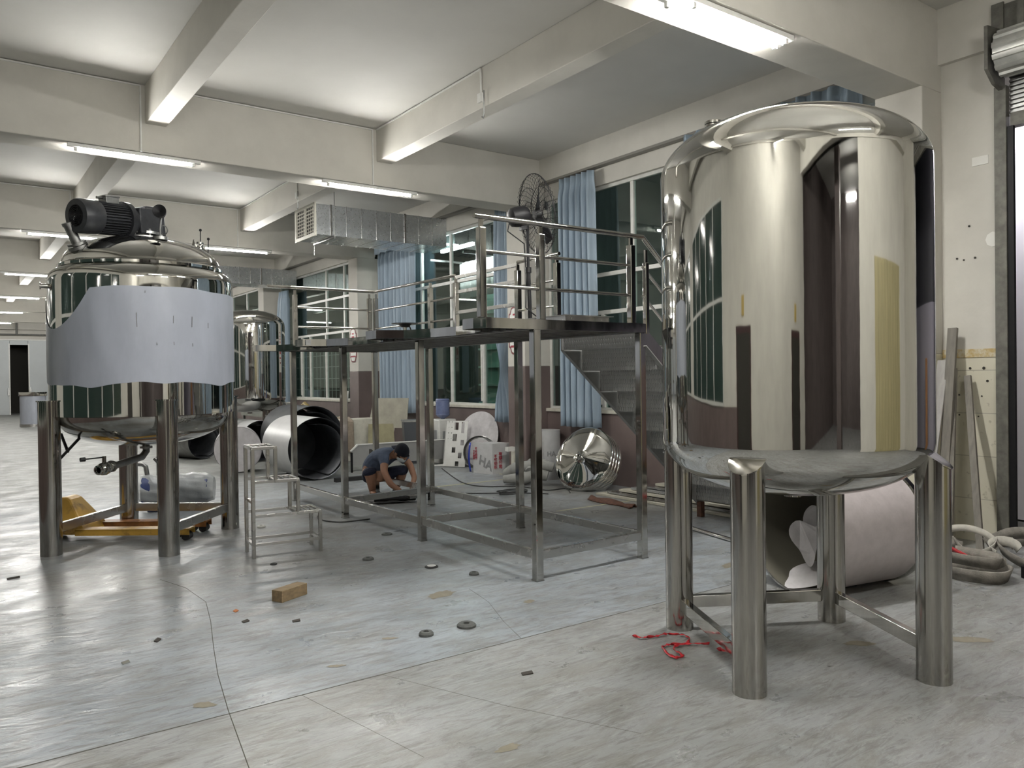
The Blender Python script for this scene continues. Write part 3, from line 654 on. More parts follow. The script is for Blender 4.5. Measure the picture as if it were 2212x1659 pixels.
    for y in (4.88, 6.0):
        s0 = Vector((4.955, y, 1.85)); k_ = .165 if y < 5 else .24
        pts = [s0+Vector((0, 0, .18)), s0, s0+e*L_, s0+Vector((0, 0, k_))+e*L_, s0+Vector((.02, 0, k_))]
        MB().prism([(p.x, y-.006, p.z) for p in pts], (0, .012, 0)).build('stringer', mirror2 if y < 5 else greysh, t, smooth=False)
        MB().bar(s0+Vector((0, -.02, 0)), s0+e*L_+Vector((0, -.02, 0)), .045, .008).build('stringer_flange', greysh, t, smooth=False)
    for y in (4.96, 5.9): MB().box(6.84, y-.03, 0, 6.90, y+.03, .17).build('stair_foot', rust if y > 5 else satin, t, smooth=False)
    for k in (0.03, 1.0, 1.9):
        x = 4.97+k*.95; z = ZT-.04-(x-4.95)*rise/run
        MB().box(x-.022, 4.86, z, x+.022, 4.90, z+.62).build('stair_post', mirror2, t, smooth=False, bevel=.005)
        MB().box(x-.012, 4.87, z+.62, x+.012, 4.89, z+.73).build('rail_bracket', mirror2, t, smooth=False)
    for dz, r, nm in ((.76, .021, 'stair_handrail'), (.50, .013, 'stair_rail'), (.25, .013, 'stair_rail')):
        rail((4.96, 4.88, ZT+dz), (4.96+1.85, 4.88, ZT+dz-1.85*rise/run), r, nm)
platform()

# ================================================================== STEP STOOL
def stool():
    O = Vector((2.235, 7.045, 0)); ex = Vector((.993, -.118, 0)); ey = Vector((.118, .993, 0)); W_, D_ = .60, .32
    t = thing('step_stool', O, 'three step stainless tube step stool on the floor beside the mixing tank', 'step stool')
    P3 = lambda a, b, z: O+ex*a+ey*b+Vector((0, 0, z))
    s = .03
    xs = [0, .20, .40, .60]; zs = [.985, .68, .375]
    for x, z in ((0, .985), (.60, .375)):
        for b in (0, D_): MB().bar(P3(x, b, 0), P3(x, b, z), s).build('leg', satin, t, smooth=False, bevel=.003)
    for x, za, zb in ((.20, .985, .68), (.40, .68, .375)):
        for b in (0, D_): MB().bar(P3(x, b, zb-.01), P3(x, b, za), s).build('upright', satin, t, smooth=False, bevel=.003)
    for i, z in enumerate(zs):
        a, b2 = xs[i], xs[i+1]; m = MB()
        for b in (0, D_): m.bar(P3(a-.01, b, z), P3(b2+.012, b, z), s)
        for x in (a, b2): m.bar(P3(x, 0, z), P3(x, D_, z), s)
        fr = m.build('step_frame', satin, t, smooth=False, bevel=.003)
        g = MB()
        for k in range(1, 4):
            x = a+(b2-a)*k/4; g.bar(P3(x, 0, z+.006), P3(x, D_, z+.006), .012, .008)
        g.build('step_grate', satin, fr, smooth=False)
    for z, xa in ((.69, .20), (.385, .40)):
        for b in (0, D_): MB().bar(P3(0, b, z-.01), P3(xa, b, z-.01), s*.8).build('stretcher', satin, t, smooth=False)
    for z in (.12,):
        for b in (0, D_): MB().bar(P3(0, b, z), P3(W_, b, z), s*.8).build('stretcher', satin, t, smooth=False)
    for x in (0, W_): MB().bar(P3(x, 0, .12), P3(x, D_, .12), s*.8).build('stretcher', satin, t, smooth=False)
    MB().bar(P3(0, 0, .50), P3(0, D_, .50), s*.8).build('stretcher', satin, t, smooth=False)
stool()

# ================================================================== DUCTS
def duct(x0, ya, yb, z0, z1, label):
    t = thing('air_duct', (x0, (ya+yb)/2, z0), label, 'duct', 'galvanised supply ducts to the windows')
    MB().box(x0, ya, z0, 7.895, yb, z1).build('duct_body', galv, t, smooth=False)
    x = x0+.28; k = 0
    while x < 7.8:
        w = .004 if k % 5 else .018
        MB().box(x-w, ya-.006-w*.5, z0-.006, x+w, yb+.006, z1+.006).build('seam', satin, t, smooth=False); x += .29; k += 1
    f = MB(); f.box(x0-.03, ya-.03, z0-.03, x0, ya+.03, z1+.03).box(x0-.03, yb-.03, z0-.03, x0, yb+.03, z1+.03).box(x0-.03, ya+.03, z0-.03, x0, yb-.03, z0+.03).box(x0-.03, ya+.03, z1-.03, x0, yb-.03, z1+.03)
    f.box(x0-.03, (ya+yb)/2-.015, z0+.03, x0, (ya+yb)/2+.015, z1-.03)
    g = f.build('grille_frame', cream, t, smooth=False)
    MB().box(x0-.004, ya+.03, z0+.03, x0-.001, yb-.03, z1-.03).build('grille_opening', darkr, g, smooth=False)
    lv = MB()
    for s0, s1 in ((ya+.03, (ya+yb)/2-.015), ((ya+yb)/2+.015, yb-.03)):
        z = z0+.07
        while z < z1-.05:
            lv.bar((x0-.016, s0, z), (x0-.016, s1, z), .004, .022, up=(1, 0, -.7)); z += .062
        y = s0+.06
        while y < s1-.02: lv.box(x0-.026, y, z0+.03, x0-.022, y+.005, z1-.03); y += .09
    lv.build('louvre', cream, g, smooth=False)
    hk = MB().box(x0+.32, ya-.02, z0-.035, x0+.35, yb+.05, z0-.007)
    for y in (ya-.02, yb+.03): hk.cyl((x0+.335, y, z0-.22 if y > ya else z0-.05), (x0+.335, y, HC), .006, 6)
    hk.build('hanger', satin_d, t, smooth=False)
duct(5.27, 12.97, 13.85, 4.10, 4.63, 'galvanised air duct with cream louvre grille, hanging by the fan')
duct(5.20, 20.85, 21.6, 4.13, 4.56, 'farther galvanised air duct seen past the mixing tank lid')

# ================================================================== CURTAINS
def curtain(ya, yb, z0, z1, label, folds=7, amp=.035, yb0=None, ya0=None, tie=None, x=XW-.17, header=True, zl=None):
    """ya..yb at the top, ya0..yb0 at the bottom; tie = (z, centre, half width)"""
    ya0 = ya if ya0 is None else ya0; K_ = .9785; ya *= K_; yb *= K_; ya0 *= K_; yb0 = yb0*K_ if yb0 is not None else None
    if tie: tie = (tie[0], tie[1]*K_, tie[2])
    ya0 = ya0; yb0 = yb if yb0 is None else yb0; nu, nv = folds*12, 26; ph = random.random()*6
    sd = [random.uniform(.6, 1.3) for _ in range(folds+2)]
    def fn(u, v):
        z = z1+(z0-z1)*v; a = ya+(ya0-ya)*v; b = yb+(yb0-yb)*v
        if tie:
            k = math.exp(-((z-tie[0])/.42)**2); c = tie[1]; a = a*(1-k)+(c-tie[2])*k; b = b*(1-k)+(c+tie[2])*k
        i = int(u*folds); A = amp*(sd[i]*(1-(u*folds-i))+sd[i+1]*(u*folds-i))
        if v < .04: A *= .6
        y = a+(b-a)*u+.012*sin(9*u+3*v)
        s_ = sin(2*pi*u*folds+ph+.5*sin(v*3+u*4)); return (x-A*(abs(s_)**.7)*(1 if s_ > 0 else -1)-.3*A*sin(4*pi*u*folds+v*2), y, z+.004*sin(30*u))
    o = MB().grid(fn, nu, nv).build('curtain', curtm, None, solid=.004, ang=80)
    tag(o, label, 'curtain', 'blue window curtains'); return o
curtain(8.78, 9.55, .83, 4.60, 'blue curtain hanging full length, right of the pedestal fan', 6, .055, yb0=9.60, ya0=8.70)
curtain(10.93, 11.32, .83, 4.52, 'narrow blue curtain tied at the waist, left of the fan column', 4, .055, ya0=10.85, yb0=11.42, tie=(1.72, 11.12, .055))
curtain(14.28, 15.85, .88, 4.42, 'wide blue curtain under the duct with a frayed lower edge', 9, .06)
vo = MB().grid(lambda u, v: (XW-.29-.02*sin(u*40), 13.75+1.72*u, 4.46-.20*v+.01*sin(u*25)), 60, 4).build('curtain_pelmet', curtm, None, solid=.004); tag(vo, 'gathered blue pelmet heading the wide curtain under the duct', 'curtain')
curtain(17.0, 17.35, .85, 4.45, 'thin sliver of blue curtain at the right edge of the third window', 3, .03, tie=(1.4, 16.95, .06))
curtain(21.55, 22.2, .78, 4.05, 'blue curtain pulled sideways beside the far brown pillar', 4, .055, ya0=21.6, yb0=22.85)
curtain(4.55, 7.0, .9, 4.64, 'dark blue gathered curtain showing above the big polished tank', 12, .065)
#PART3
# ================================================================== TEXT
def text_mesh(s, size, depth=.001):
    c = bpy.data.curves.new('t', 'FONT'); c.body = s; c.size = size; c.extrude = depth; c.offset = size*.03; c.align_x = 'CENTER'; c.align_y = 'CENTER'
    o = bpy.data.objects.new('t', c); C.objects.link(o); bpy.context.view_layer.update()
    me = bpy.data.meshes.new_from_object(o.evaluated_get(bpy.context.evaluated_depsgraph_get()))
    bpy.data.objects.remove(o); bpy.data.curves.remove(c); return me
def write(s, size, m, pos, ex, ey, parent, name='printed_text'):
    me = text_mesh(s, size); ex = Vector(ex).normalized(); ey = Vector(ey).normalized(); ez = ex.cross(ey)
    M = Matrix((ex, ey, ez)).transposed().to_4x4(); M.translation = Vector(pos); me.transform(M)
    me.materials.clear(); me.materials.append(m); me.name = name
    o = bpy.data.objects.new(name, me); C.objects.link(o)
    if parent: o.parent = parent; o.matrix_parent_inverse = PMI(parent)
    return o

# ================================================================== PEDESTAL FAN on the deck
def fan():
    b = Vector((4.50, 5.90, 2.042)); t = thing('pedestal_fan', b, 'black pedestal fan with wire cage standing on the work platform', 'fan')
    MB().lathe([(.0005, 0), (.2, 0), (.2, .015), (.05, .035), (.025, .06), (.0005, .06)], b, n=28).build('base', blackm, t)
    MB().cyl(b+Vector((0, 0, .05)), b+Vector((-.015, 0, .55)), .020, 12).cyl(b+Vector((-.015, 0, .5)), b+Vector((-.02, 0, 1.0)), .014, 12).cyl(b+Vector((-.015, 0, .53)), b+Vector((-.015, 0, .58)), .03, 12).build('pole', blackm, t)
    ax = Vector((.93, -.22, .18)).normalized(); c = b+Vector((.05, -.02, 1.08)); s = ax.cross(Vector((0, 0, 1))).normalized(); u = s.cross(ax)
    MB().lathe([(.0005, -.27), (.05, -.265), (.085, -.24), (.095, -.19), (.095, -.10), (.075, -.07), (.0005, -.07)], c, ax, 28).obox(c-ax*.12-Vector((0, 0, .09)), ax*.03, s*.03, Vector((0, 0, .04))).build('motor', blackm, t)
    cg = MB(); R = .375
    def P(r, a, d): return c+ax*d+(s*cos(a)+u*sin(a))*r
    for i in range(44):
        a = 2*pi*i/44
        cg.tube([P(.07, a, -.055), P(.22, a+.10, -.045), P(.34, a+.14, -.02), P(R, a+.15, .02), P(.34, a+.14, .07), P(.2, a+.08, .10), P(.05, a, .115)], .002, 4)
    for r, d in ((.12, -.05), (.25, -.04), (R, .02), (R, .03), (.25, .09), (.12, .108), (.05, .115)): cg.tube([P(r, 2*pi*k/40, d) for k in range(40)], .003, 4, close=True)
    cg.build('wire_cage', blackm, t)
    for k in range(3):
        a0 = radians(60+120*k); m = MB()
        def bl(q, w):
            r = .04+.29*q; a = a0+(w-.5)*(.5-.22*q); return P(r, a, .03+(w-.5)*.06*(1-.3*q))
        m.grid(bl, 8, 5).build('blade', blackm, t, solid=.004)
    MB().lathe([(.0005, 0), (.045, 0), (.045, .06), (.0005, .075)], c+ax*0, ax, 20).build('hub', blackm, t)
    MB().tube([c-ax*.25, c-ax*.28-Vector((0, 0, .12)), b+Vector((-.06, .0, .8)), b+Vector((-.025, .02, .5)), b+Vector((-.05, 0, .2)), b+Vector((.12, -.1, .04)), b+Vector((.3, -.2, .008))], .006, 6).build('power_cord', blackm, t)
fan()
# tray and flange stand on the deck
t = thing('steel_tray', (4.5, 5.35, 2.042), 'shallow steel tray with flanged rim resting on the platform deck', 'tray')
MB().prism([(4.28, 5.12, 2.042), (4.78, 5.12, 2.042), (4.78, 5.60, 2.042), (4.28, 5.60, 2.042)], (0, 0, .07)).build('tray_body', satin, t, smooth=False)
MB().box(4.25, 5.09, 2.112, 4.81, 5.63, 2.117).build('rim', satin_d, t, smooth=False)
t = thing('flange_stand', (3.95, 7.35, 2.042), 'small black flange on a short steel stub standing on the platform edge', 'stand')
MB().cyl((3.95, 7.35, 2.042), (3.95, 7.35, 2.13), .022, 16).cyl((3.95, 7.35, 2.042), (3.95, 7.35, 2.048), .04, 16).build('stub', mirror2, t)
MB().cyl((3.95, 7.35, 2.165), (3.95, 7.35, 2.172), .14, 24).cyl((3.95, 7.35, 2.13), (3.95, 7.35, 2.165), .04, 16, r2=.07).bar((3.99, 7.33, 2.15), (4.01, 7.32, 2.09), .012).build('flange', blackm, t)

# ================================================================== PERSON crouching
def skin(name, pts, edges, m, parent, sub=2, root=0):
    me = bpy.data.meshes.new(name); me.from_pydata([p[:3] for p in pts], edges, []); o = bpy.data.objects.new(name, me); C.objects.link(o)
    o.modifiers.new('skin', 'SKIN'); sv = me.skin_vertices[0].data
    for i, p in enumerate(pts): sv[i].radius = (p[3], p[4] if len(p) > 4 else p[3]); sv[i].use_root = (i == root)
    md = o.modifiers.new('sub', 'SUBSURF'); md.levels = sub; md.render_levels = sub
    me.materials.append(m)
    for q in me.polygons: q.use_smooth = True
    if parent: o.parent = parent; o.matrix_parent_inverse = PMI(parent)
    return o
def person():
    W0 = Vector((4.90, 9.66, 0)); er = Vector((cos(radians(36)), -sin(radians(36)), 0)); ec = Vector((-sin(radians(27)), -cos(radians(27)), 0))
    t = thing('person', W0, 'person in slate-blue shirt, shorts and dark cap crouching, working on the floor', 'person')
    K = 1.12
    def Q(a, b, z, r, r2=None):
        v = W0+er*a*K+ec*b*K; return (v.x, v.y, z*K, r*K, (r2 or r)*K)
    # body: torso, neck, arms, legs in one skin
    pts = [Q(-.20, -.12, .24, .12, .11), Q(-.20, -.09, .35, .125, .105), Q(-.10, -.02, .46, .135, .105), Q(.0, .05, .52, .13, .095), Q(.06, .09, .53, .055), Q(.12, .13, .50, .06),
           Q(-.03, .19, .48, .06), Q(-.05, .30, .33, .047), Q(.03, .33, .18, .04), Q(.16, .30, .085, .028),          # near arm
           Q(.14, -.03, .50, .06), Q(.27, -.02, .37, .045), Q(.32, .08, .22, .036), Q(.27, .22, .10, .027),         # far arm
           Q(-.24, .02, .23, .085), Q(-.22, .20, .33, .078), Q(-.20, .13, .18, .06), Q(-.19, .05, .06, .042), Q(-.16, .20, .03, .035),      # near leg
           Q(-.06, -.12, .23, .085), Q(.20, -.02, .32, .078), Q(.14, -.10, .17, .058), Q(.09, -.18, .06, .04), Q(.15, -.06, .03, .035)]
    ed = [(0, 1), (1, 2), (2, 3), (3, 4), (4, 5), (3, 6), (6, 7), (7, 8), (8, 9), (3, 10), (10, 11), (11, 12), (12, 13), (0, 14), (14, 15), (15, 16), (16, 17), (17, 18), (0, 19), (19, 20), (20, 21), (21, 22), (22, 23)]
    skin('body', pts, ed, skinm, t)
    e = 1.17
    def G(i, k=e, **kw):
        p = pts[i]; return (p[0], p[1], p[2], p[3]*k, p[4]*k)
    def lerp(i, j, f, k): 
        p, q = pts[i], pts[j]; return tuple(p[n]+(q[n]-p[n])*f for n in range(3))+((p[3]+(q[3]-p[3])*f)*k, (p[4]+(q[4]-p[4])*f)*k)
    sp = [G(0, 1.03), G(1, 1.12), G(2, 1.1), G(3, 1.1), lerp(3, 4, .6, 1.05), G(6, 1.2), lerp(6, 7, .75, 1.35), G(10, 1.2), lerp(10, 11, .75, 1.35)]
    skin('shirt', sp, [(0, 1), (1, 2), (2, 3), (3, 4), (3, 5), (5, 6), (3, 7), (7, 8)], shirtm, t)
    sh = [(pts[0][0], pts[0][1], pts[0][2]+.03, .125, .115), G(14, 1.0), G(15, 1.2), lerp(15, 16, .45, 1.3), G(19, 1.0), G(20, 1.2), lerp(20, 21, .45, 1.3)]
    skin('shorts', sh, [(0, 1), (1, 2), (2, 3), (0, 4), (4, 5), (5, 6)], navym, t)
    for i, j in ((17, 18), (22, 23)):
        a, b = Vector(pts[i][:3]), Vector(pts[j][:3]); d = (b-a); d.z = 0; d.normalize(); a.z = .035
        m = skin('shoe', [(*(a-d*.05), .038, .035), (*(a+d*.05), .045, .032), (*(a+d*.15), .045, .026)], [(0, 1), (1, 2)], blackm, t)
    # head bowed down, cap worn backwards, mask
    hc = W0+er*.165*K+ec*.20*K+Vector((0, 0, .535*K)); f = (er*.55+ec*.55+Vector((0, 0, -.62))).normalized(); sd = f.cross(Vector((0, 0, 1))).normalized(); up = sd.cross(f)
    def ball(name, c, rx, ry, rz, m, par, n=20, cut=None, fn=None):
        mb = MB()
        def g(u, v):
            a = 2*pi*u; b2 = pi*v if cut is None else cut[0]+(cut[1]-cut[0])*v
            x, y, z = rx*sin(b2)*cos(a), ry*sin(b2)*sin(a), rz*cos(b2)
            if fn: x, y, z = fn(x, y, z)
            return c+f*x+sd*y+up*z
        return mb.grid(g, n, n//2+2).build(name, m, par, ang=80)
    def face(x, y, z):
        if x > 0 and z < 0: x *= 1-.15*abs(z)/.12; y *= 1-.25*abs(z)/.12
        if x > 0 and abs(y) < .02 and -.045 < z < .02: x += .018
        return x, y, z
    hd = ball('head', hc, .098, .078, .122, skinm, t, n=32, fn=face)
    for sg in (-1, 1):
        ball('ear', hc+sd*sg*.078-f*.01-up*.01, .022, .012, .034, skinm, hd, 12)
        ball('eye', hc+sd*sg*.033+f*.082+up*.012, .012, .013, .008, blackm, hd, 10)
    ball('hair', hc-f*.012+up*.006, .104, .083, .122, blackm, t, cut=(0, 1.9))
    cp = ball('cap', hc+up*.012-f*.006, .112, .093, .122, mat('black_cap_cloth', (.008, .010, .018), .9), t, n=28, cut=(0, 1.62))
    MB().grid(lambda u, v: hc-f*(.095+.075*v)+up*(.005-.02*v)+sd*(.075*(1-.35*v*v)*(2*u-1)), 8, 4).build('cap_visor', navym, cp, solid=.006)
    ball('face_mask', hc+f*.035-up*.055, .075, .062, .055, mat('white_mask', (.55, .60, .62), .8), t, 20)
    MB().bar(hc+f*.09+up*.02-sd*.06, hc+f*.09+up*.02+sd*.06, .008, .022).build('glasses', blackm, hd)
    # gloved hands
    for wi, el in ((9, 8), (13, 12)):
        w_ = Vector(pts[wi][:3]); d = (w_-Vector(pts[el][:3])).normalized(); dn = Vector((0, 0, -1)); s2 = d.cross(dn).normalized(); pl = w_+d*.06
        hp = [(*w_, .030, .024), (*(w_+d*.05), .040, .020), (*(w_+d*.085), .038, .018)]; he = [(0, 1), (1, 2)]
        for k, (o2, ln) in enumerate(((-.030, .062), (-.010, .072), (.010, .068), (.029, .052))):
            q = w_+d*.09+s2*o2; i0 = len(hp); hp += [(*q, .011, .011), (*(q+d*ln*.5+Vector((0, 0, -.012))), .010, .010), (*(q+d*ln*.75+Vector((0, 0, -.038))), .008, .008)]; he += [(2, i0), (i0, i0+1), (i0+1, i0+2)]
        q = w_+d*.035+s2*.03; i0 = len(hp); hp += [(*(q+s2*.012), .012, .012), (*(q+s2*.028+d*.03+Vector((0, 0, -.02))), .010, .010)]; he += [(1, i0), (i0, i0+1)]
        skin('hand', hp, he, glove, t)
person()
t = thing('angle_grinder', (4.66, 9.02, 0), 'dark angle grinder lying on the floor in front of the crouching person', 'power tool')
MB().cyl((4.50, 9.12, .06), (4.80, 8.98, .055), .042, 16).cyl((4.44, 9.15, .06), (4.50, 9.12, .06), .05, 16).cyl((4.80, 8.98, .055), (4.92, 8.93, .05), .025, 12).build('tool_body', blackm, t)
MB().cyl((4.86, 8.96, .02), (4.86, 8.96, .03), .06, 20).box(4.82, 8.9, .05, 4.95, 9.0, .085).build('guard', satin_d, t)
o = MB().grid(lambda u, v: (4.40+.42*u, 9.05+.22*v-.14*u, .008+.035*abs(sin(7*u+3*v))*sin(pi*u)*sin(pi*v)+.012), 18, 10).build('dark_rag', rubber, None, solid=.006); tag(o, 'black rag bunched under the angle grinder', 'rag')

# ================================================================== AROUND THE MIXING TANK
def pallet():
    t = thing('pallet_truck', (1.0, 9.2, 0), 'worn yellow pallet truck parked under the film-wrapped mixing tank', 'pallet truck')
    d = Vector((.80, -.60, 0)); p = Vector((.60, .80, 0)); A = Vector((1.10, 9.0, 0))
    for k in (0, 1):
        s0 = A+p*.42*k; m = MB()
        m.obox(s0+d*.575+Vector((0, 0, .115)), d*.575, p*.075, Vector((0, 0, .008))).obox(s0+d*.575+p*.07+Vector((0, 0, .09)), d*.575, p*.005, Vector((0, 0, .03))).obox(s0+d*.575-p*.07+Vector((0, 0, .09)), d*.575, p*.005, Vector((0, 0, .03)))
        m.build('fork', yellow if k == 0 else orange, t, smooth=False)
        for q in (.98, 1.10): MB().cyl(s0+d*q-p*.05+Vector((0, 0, .04)), s0+d*q+p*.05+Vector((0, 0, .04)), .04, 16).build('roller', rubber, t)
    c = A+p*.21-d*.12
    # housing: wedge
    def W_(a, b, z): return c+d*a+p*b+Vector((0, 0, z))
    hs = MB(); prof = [(.20, .06), (.16, .14), (-.02, .40), (-.06, .425), (-.14, .42), (-.16, .06)]
    hs.prism([W_(a, -.19 if z < .2 else -.10, z) for a, z in prof], (0, 0, 0)) if False else None
    n = len(prof); L0 = [W_(a, -(.27-.40*z), z) for a, z in prof]; L1 = [W_(a, (.27-.40*z), z) for a, z in prof]
    hs.add(L0+L1, [tuple(range(n-1, -1, -1)), tuple(range(n, 2*n))]+[(i, (i+1) % n, n+(i+1) % n, n+i) for i in range(n)])
    hs.build('housing', yellow, t, smooth=False, bevel=.02)
    MB().cyl(W_(-.22, 0, .10), W_(-.22, 0, .36), .035, 14).cyl(W_(-.22, -.09, .09), W_(-.22, -.04, .09), .085, 20).cyl(W_(-.22, .04, .09), W_(-.22, .09, .09), .085, 20).build('steer_wheel', rubber, t)
    MB().cyl(W_(-.22, 0, .36), W_(-.30, 0, .62), .016, 10).build('drawbar', blackm, t)
pallet()
t = thing('wrapped_pump', (2.32, 10.4, 0), 'blue pump motor wrapped in clear plastic on the floor behind the mixing tank', 'pump')
pc = Vector((2.02, 10.50, .25)); pd = Vector((.60, -.25, 0)); pn = pd.normalized()
MB().cyl(pc+pd*.12, pc+pd*1.0, .155, 24).cyl(pc+pd*1.0, pc+pd*1.12, .165, 24).cyl(pc-pd*.05, pc+pd*.12, .19, 24).obox(pc+pd*.55+Vector((0, 0, -.20)), pd*.5, pn.cross(Vector((0, 0, 1)))*.13, Vector((0, 0, .045))).build('pump_body', bluep, t, bevel=.01)
def wrapf(u, v):
    a = 2*pi*u; n_ = pn.cross(Vector((0, 0, 1))); r = .192+.006*sin(11*a+9*v)+.007*sin(31*v+3*a)+.008*sin(4*a+7*v+2); r *= (1-.25*max(0, v-.85)/.15)
    return pc+pd*(-.08+1.3*v)+n_*cos(a)*r+Vector((0, 0, 1))*sin(a)*r
MB().grid(wrapf, 50, 26).build('plastic_wrap', mat('clear_wrap', (.45, .47, .47), .25, 0, alpha=.68, bump=.5, bscale=40), t, ang=70)
MB().tube([pc+Vector((.02, 0, .17)), pc+Vector((.0, 0, .30)), pc+Vector((-.04, .0, .33)), pc+Vector((-.16, .05, .34))], .028, 12).cyl(pc+Vector((-.10, .03, .34)), pc+Vector((-.12, .035, .34)), .045, 14).cyl(pc+Vector((-.08, .02, .37)), pc+Vector((-.08, .02, .42)), .02, 10).tube([pc+Vector((.14, -.05, .15)), pc+Vector((.14, -.05, .34)), pc+Vector((.10, -.03, .40))], .028, 12).build('pump_pipe', satin_d, t)
o = MB().cyl((2.70, 33.6, 0), (2.70, 33.6, 1.12), .42, 32).build('steel_drum', film, None); tag(o, 'grey-blue wrapped drum in front of the far dark doorway', 'drum')
MB().cyl((2.70, 33.6, 1.12), (2.70, 33.6, 1.26), .45, 32).build('drum_lid', mirror, o)
MB().cyl((2.70, 33.6, .0), (2.70, 33.6, .10), .435, 32).build('drum_foot', satin, o)

# rolled sheets behind the platform
def roll(c0, c1, R, mo, mi, label, spiral=True, end=False):
    c0, c1 = Vector(c0), Vector(c1); ax = (c1-c0); L_ = ax.length; ax.normalize(); t = thing('sheet_roll', (c0+c1)/2*1.0, label, 'sheet roll')
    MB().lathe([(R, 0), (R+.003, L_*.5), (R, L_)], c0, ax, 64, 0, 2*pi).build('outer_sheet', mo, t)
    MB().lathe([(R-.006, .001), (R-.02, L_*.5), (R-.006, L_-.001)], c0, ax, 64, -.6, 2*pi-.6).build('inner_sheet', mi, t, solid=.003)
    MB().cyl(c1-ax*.02, c1-ax*.015, R-.03, 48).build('shade_disc', ins, t)  # dark disc added near the back end to keep the roll's inside dark
    if spiral:
        s = ax.cross(Vector((0, 0, 1))).normalized(); u = s.cross(ax)
        MB().grid(lambda p, q: c0+ax*(.03+(L_-.06)*q)+(s*cos(-1.2+2.9*p)+u*sin(-1.2+2.9*p))*(R-.03-.16*R*p), 24, 2).build('inner_flap', mi, t, solid=.002)
    return t
fw2 = mat('white_sheet_film', (.62, .62, .62), .35, 0, noise=.10, nscale=4)
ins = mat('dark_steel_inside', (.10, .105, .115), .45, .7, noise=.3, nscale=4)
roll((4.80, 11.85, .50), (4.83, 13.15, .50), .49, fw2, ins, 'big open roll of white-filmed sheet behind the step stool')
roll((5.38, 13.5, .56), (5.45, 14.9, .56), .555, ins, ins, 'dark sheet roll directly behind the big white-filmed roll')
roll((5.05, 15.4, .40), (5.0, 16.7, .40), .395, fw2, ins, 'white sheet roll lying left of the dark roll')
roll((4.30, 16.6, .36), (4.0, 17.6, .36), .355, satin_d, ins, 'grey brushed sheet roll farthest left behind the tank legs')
t = roll((4.12, 13.75, .40), (4.25, 14.2, .40), .395, filmw, ins, 'short white filmed drum section standing on edge behind the tank leg', False)
a_ = Vector((4.25-4.12, .45, 0)).normalized(); MB().cyl(Vector((4.12, 13.75, .40))-a_*.004, Vector((4.12, 13.75, .40)), .39, 48).build('end_disc', filmw, t)
o = MB().box(4.9, 11.4, .0, 5.8, 11.5, .06).build('steel_channel', rubber, None, smooth=False); tag(o, 'dark channel bar on the floor before the big sheet roll', 'bar')
# workbench with clutter
t = thing('work_bench', (7.2, 20.0, 0), 'low grey workbench along the wall behind the sheet rolls', 'bench')
MB().box(6.75, 17.6, .62, 7.75, 22.2, .70).build('bench_top', mat('bench_top', (.22, .23, .20), .6, noise=.2), t, smooth=False)
for x, y in ((6.8, 17.7), (6.8, 20), (6.8, 22.1), (7.7, 17.7), (7.7, 20), (7.7, 22.1)): MB().box(x-.03, y-.03, 0, x+.03, y+.03, .62).build('leg', satin_d, t, smooth=False)
o = MB().obox((7.38, 22.0, .96), (.06, -.03, .25), (.09, -.14, 0), (.006, .006, 0)).build('white_board', whitep, None, smooth=False); tag(o, 'small white board leaning on the far pillar above the bench', 'board')
o = MB().obox((7.2, 19.9, .85), (.0, -.22, .16), (.06, .0, 0), (.003, .0, .01)).build('white_strip', whitep, None, smooth=False); tag(o, 'slanting white strip on the bench under the pulled curtain', 'strip')
o = MB().tube([(7.2, 18.9, .74), (7.2, 18.8, .92), (7.2, 18.6, 1.0), (7.2, 18.35, .92), (7.2, 18.2, .74)], .05, 10).build('yellow_hose', mat('ochre_rubber', (.30, .22, .07), .5), None); tag(o, 'arched yellow hose on the bench below the window', 'hose')
for k, (y, h) in enumerate(((17.95, .16), (17.75, .12), (18.1, .10))):
    m = MB(); m.cyl((7.1, y, .70), (7.1, y, .70+h), .04, 10)
    for q in range(4): m.cyl((7.1-.07, y-.05+q*.035, .70+h), (7.17, y-.05+q*.035, .70+h), .025, 8)
    o = m.build('machine_vice', rust if k == 1 else satin_d, None); tag(o, ['grey vice-like clamp heap at the bench end', 'rusty clamp heap at the bench end', 'smallest grey clamp heap at the bench end'][k], 'clamp')
o = MB().obox((7.78, 17.45, 1.0), (.03, -.03, .3), (.0, .05, 0), (.01, 0, 0)).build('white_strip', whitep, None, smooth=False); tag(o, 'white strip standing upright against the brown wall below the window', 'strip')

# ---- wall side clutter between the pillars
def frame(c, e, lean=0.):          # local frame: right vector e (horizontal), up leaning back
    e = Vector(e).normalized(); back = Vector((0, 0, 1)).cross(e); up = (Vector((0, 0, 1))+back*lean).normalized(); n = e.cross(up); c = Vector(c)
    return lambda a, z, d=0: c+e*a+up*z-n*d*-1
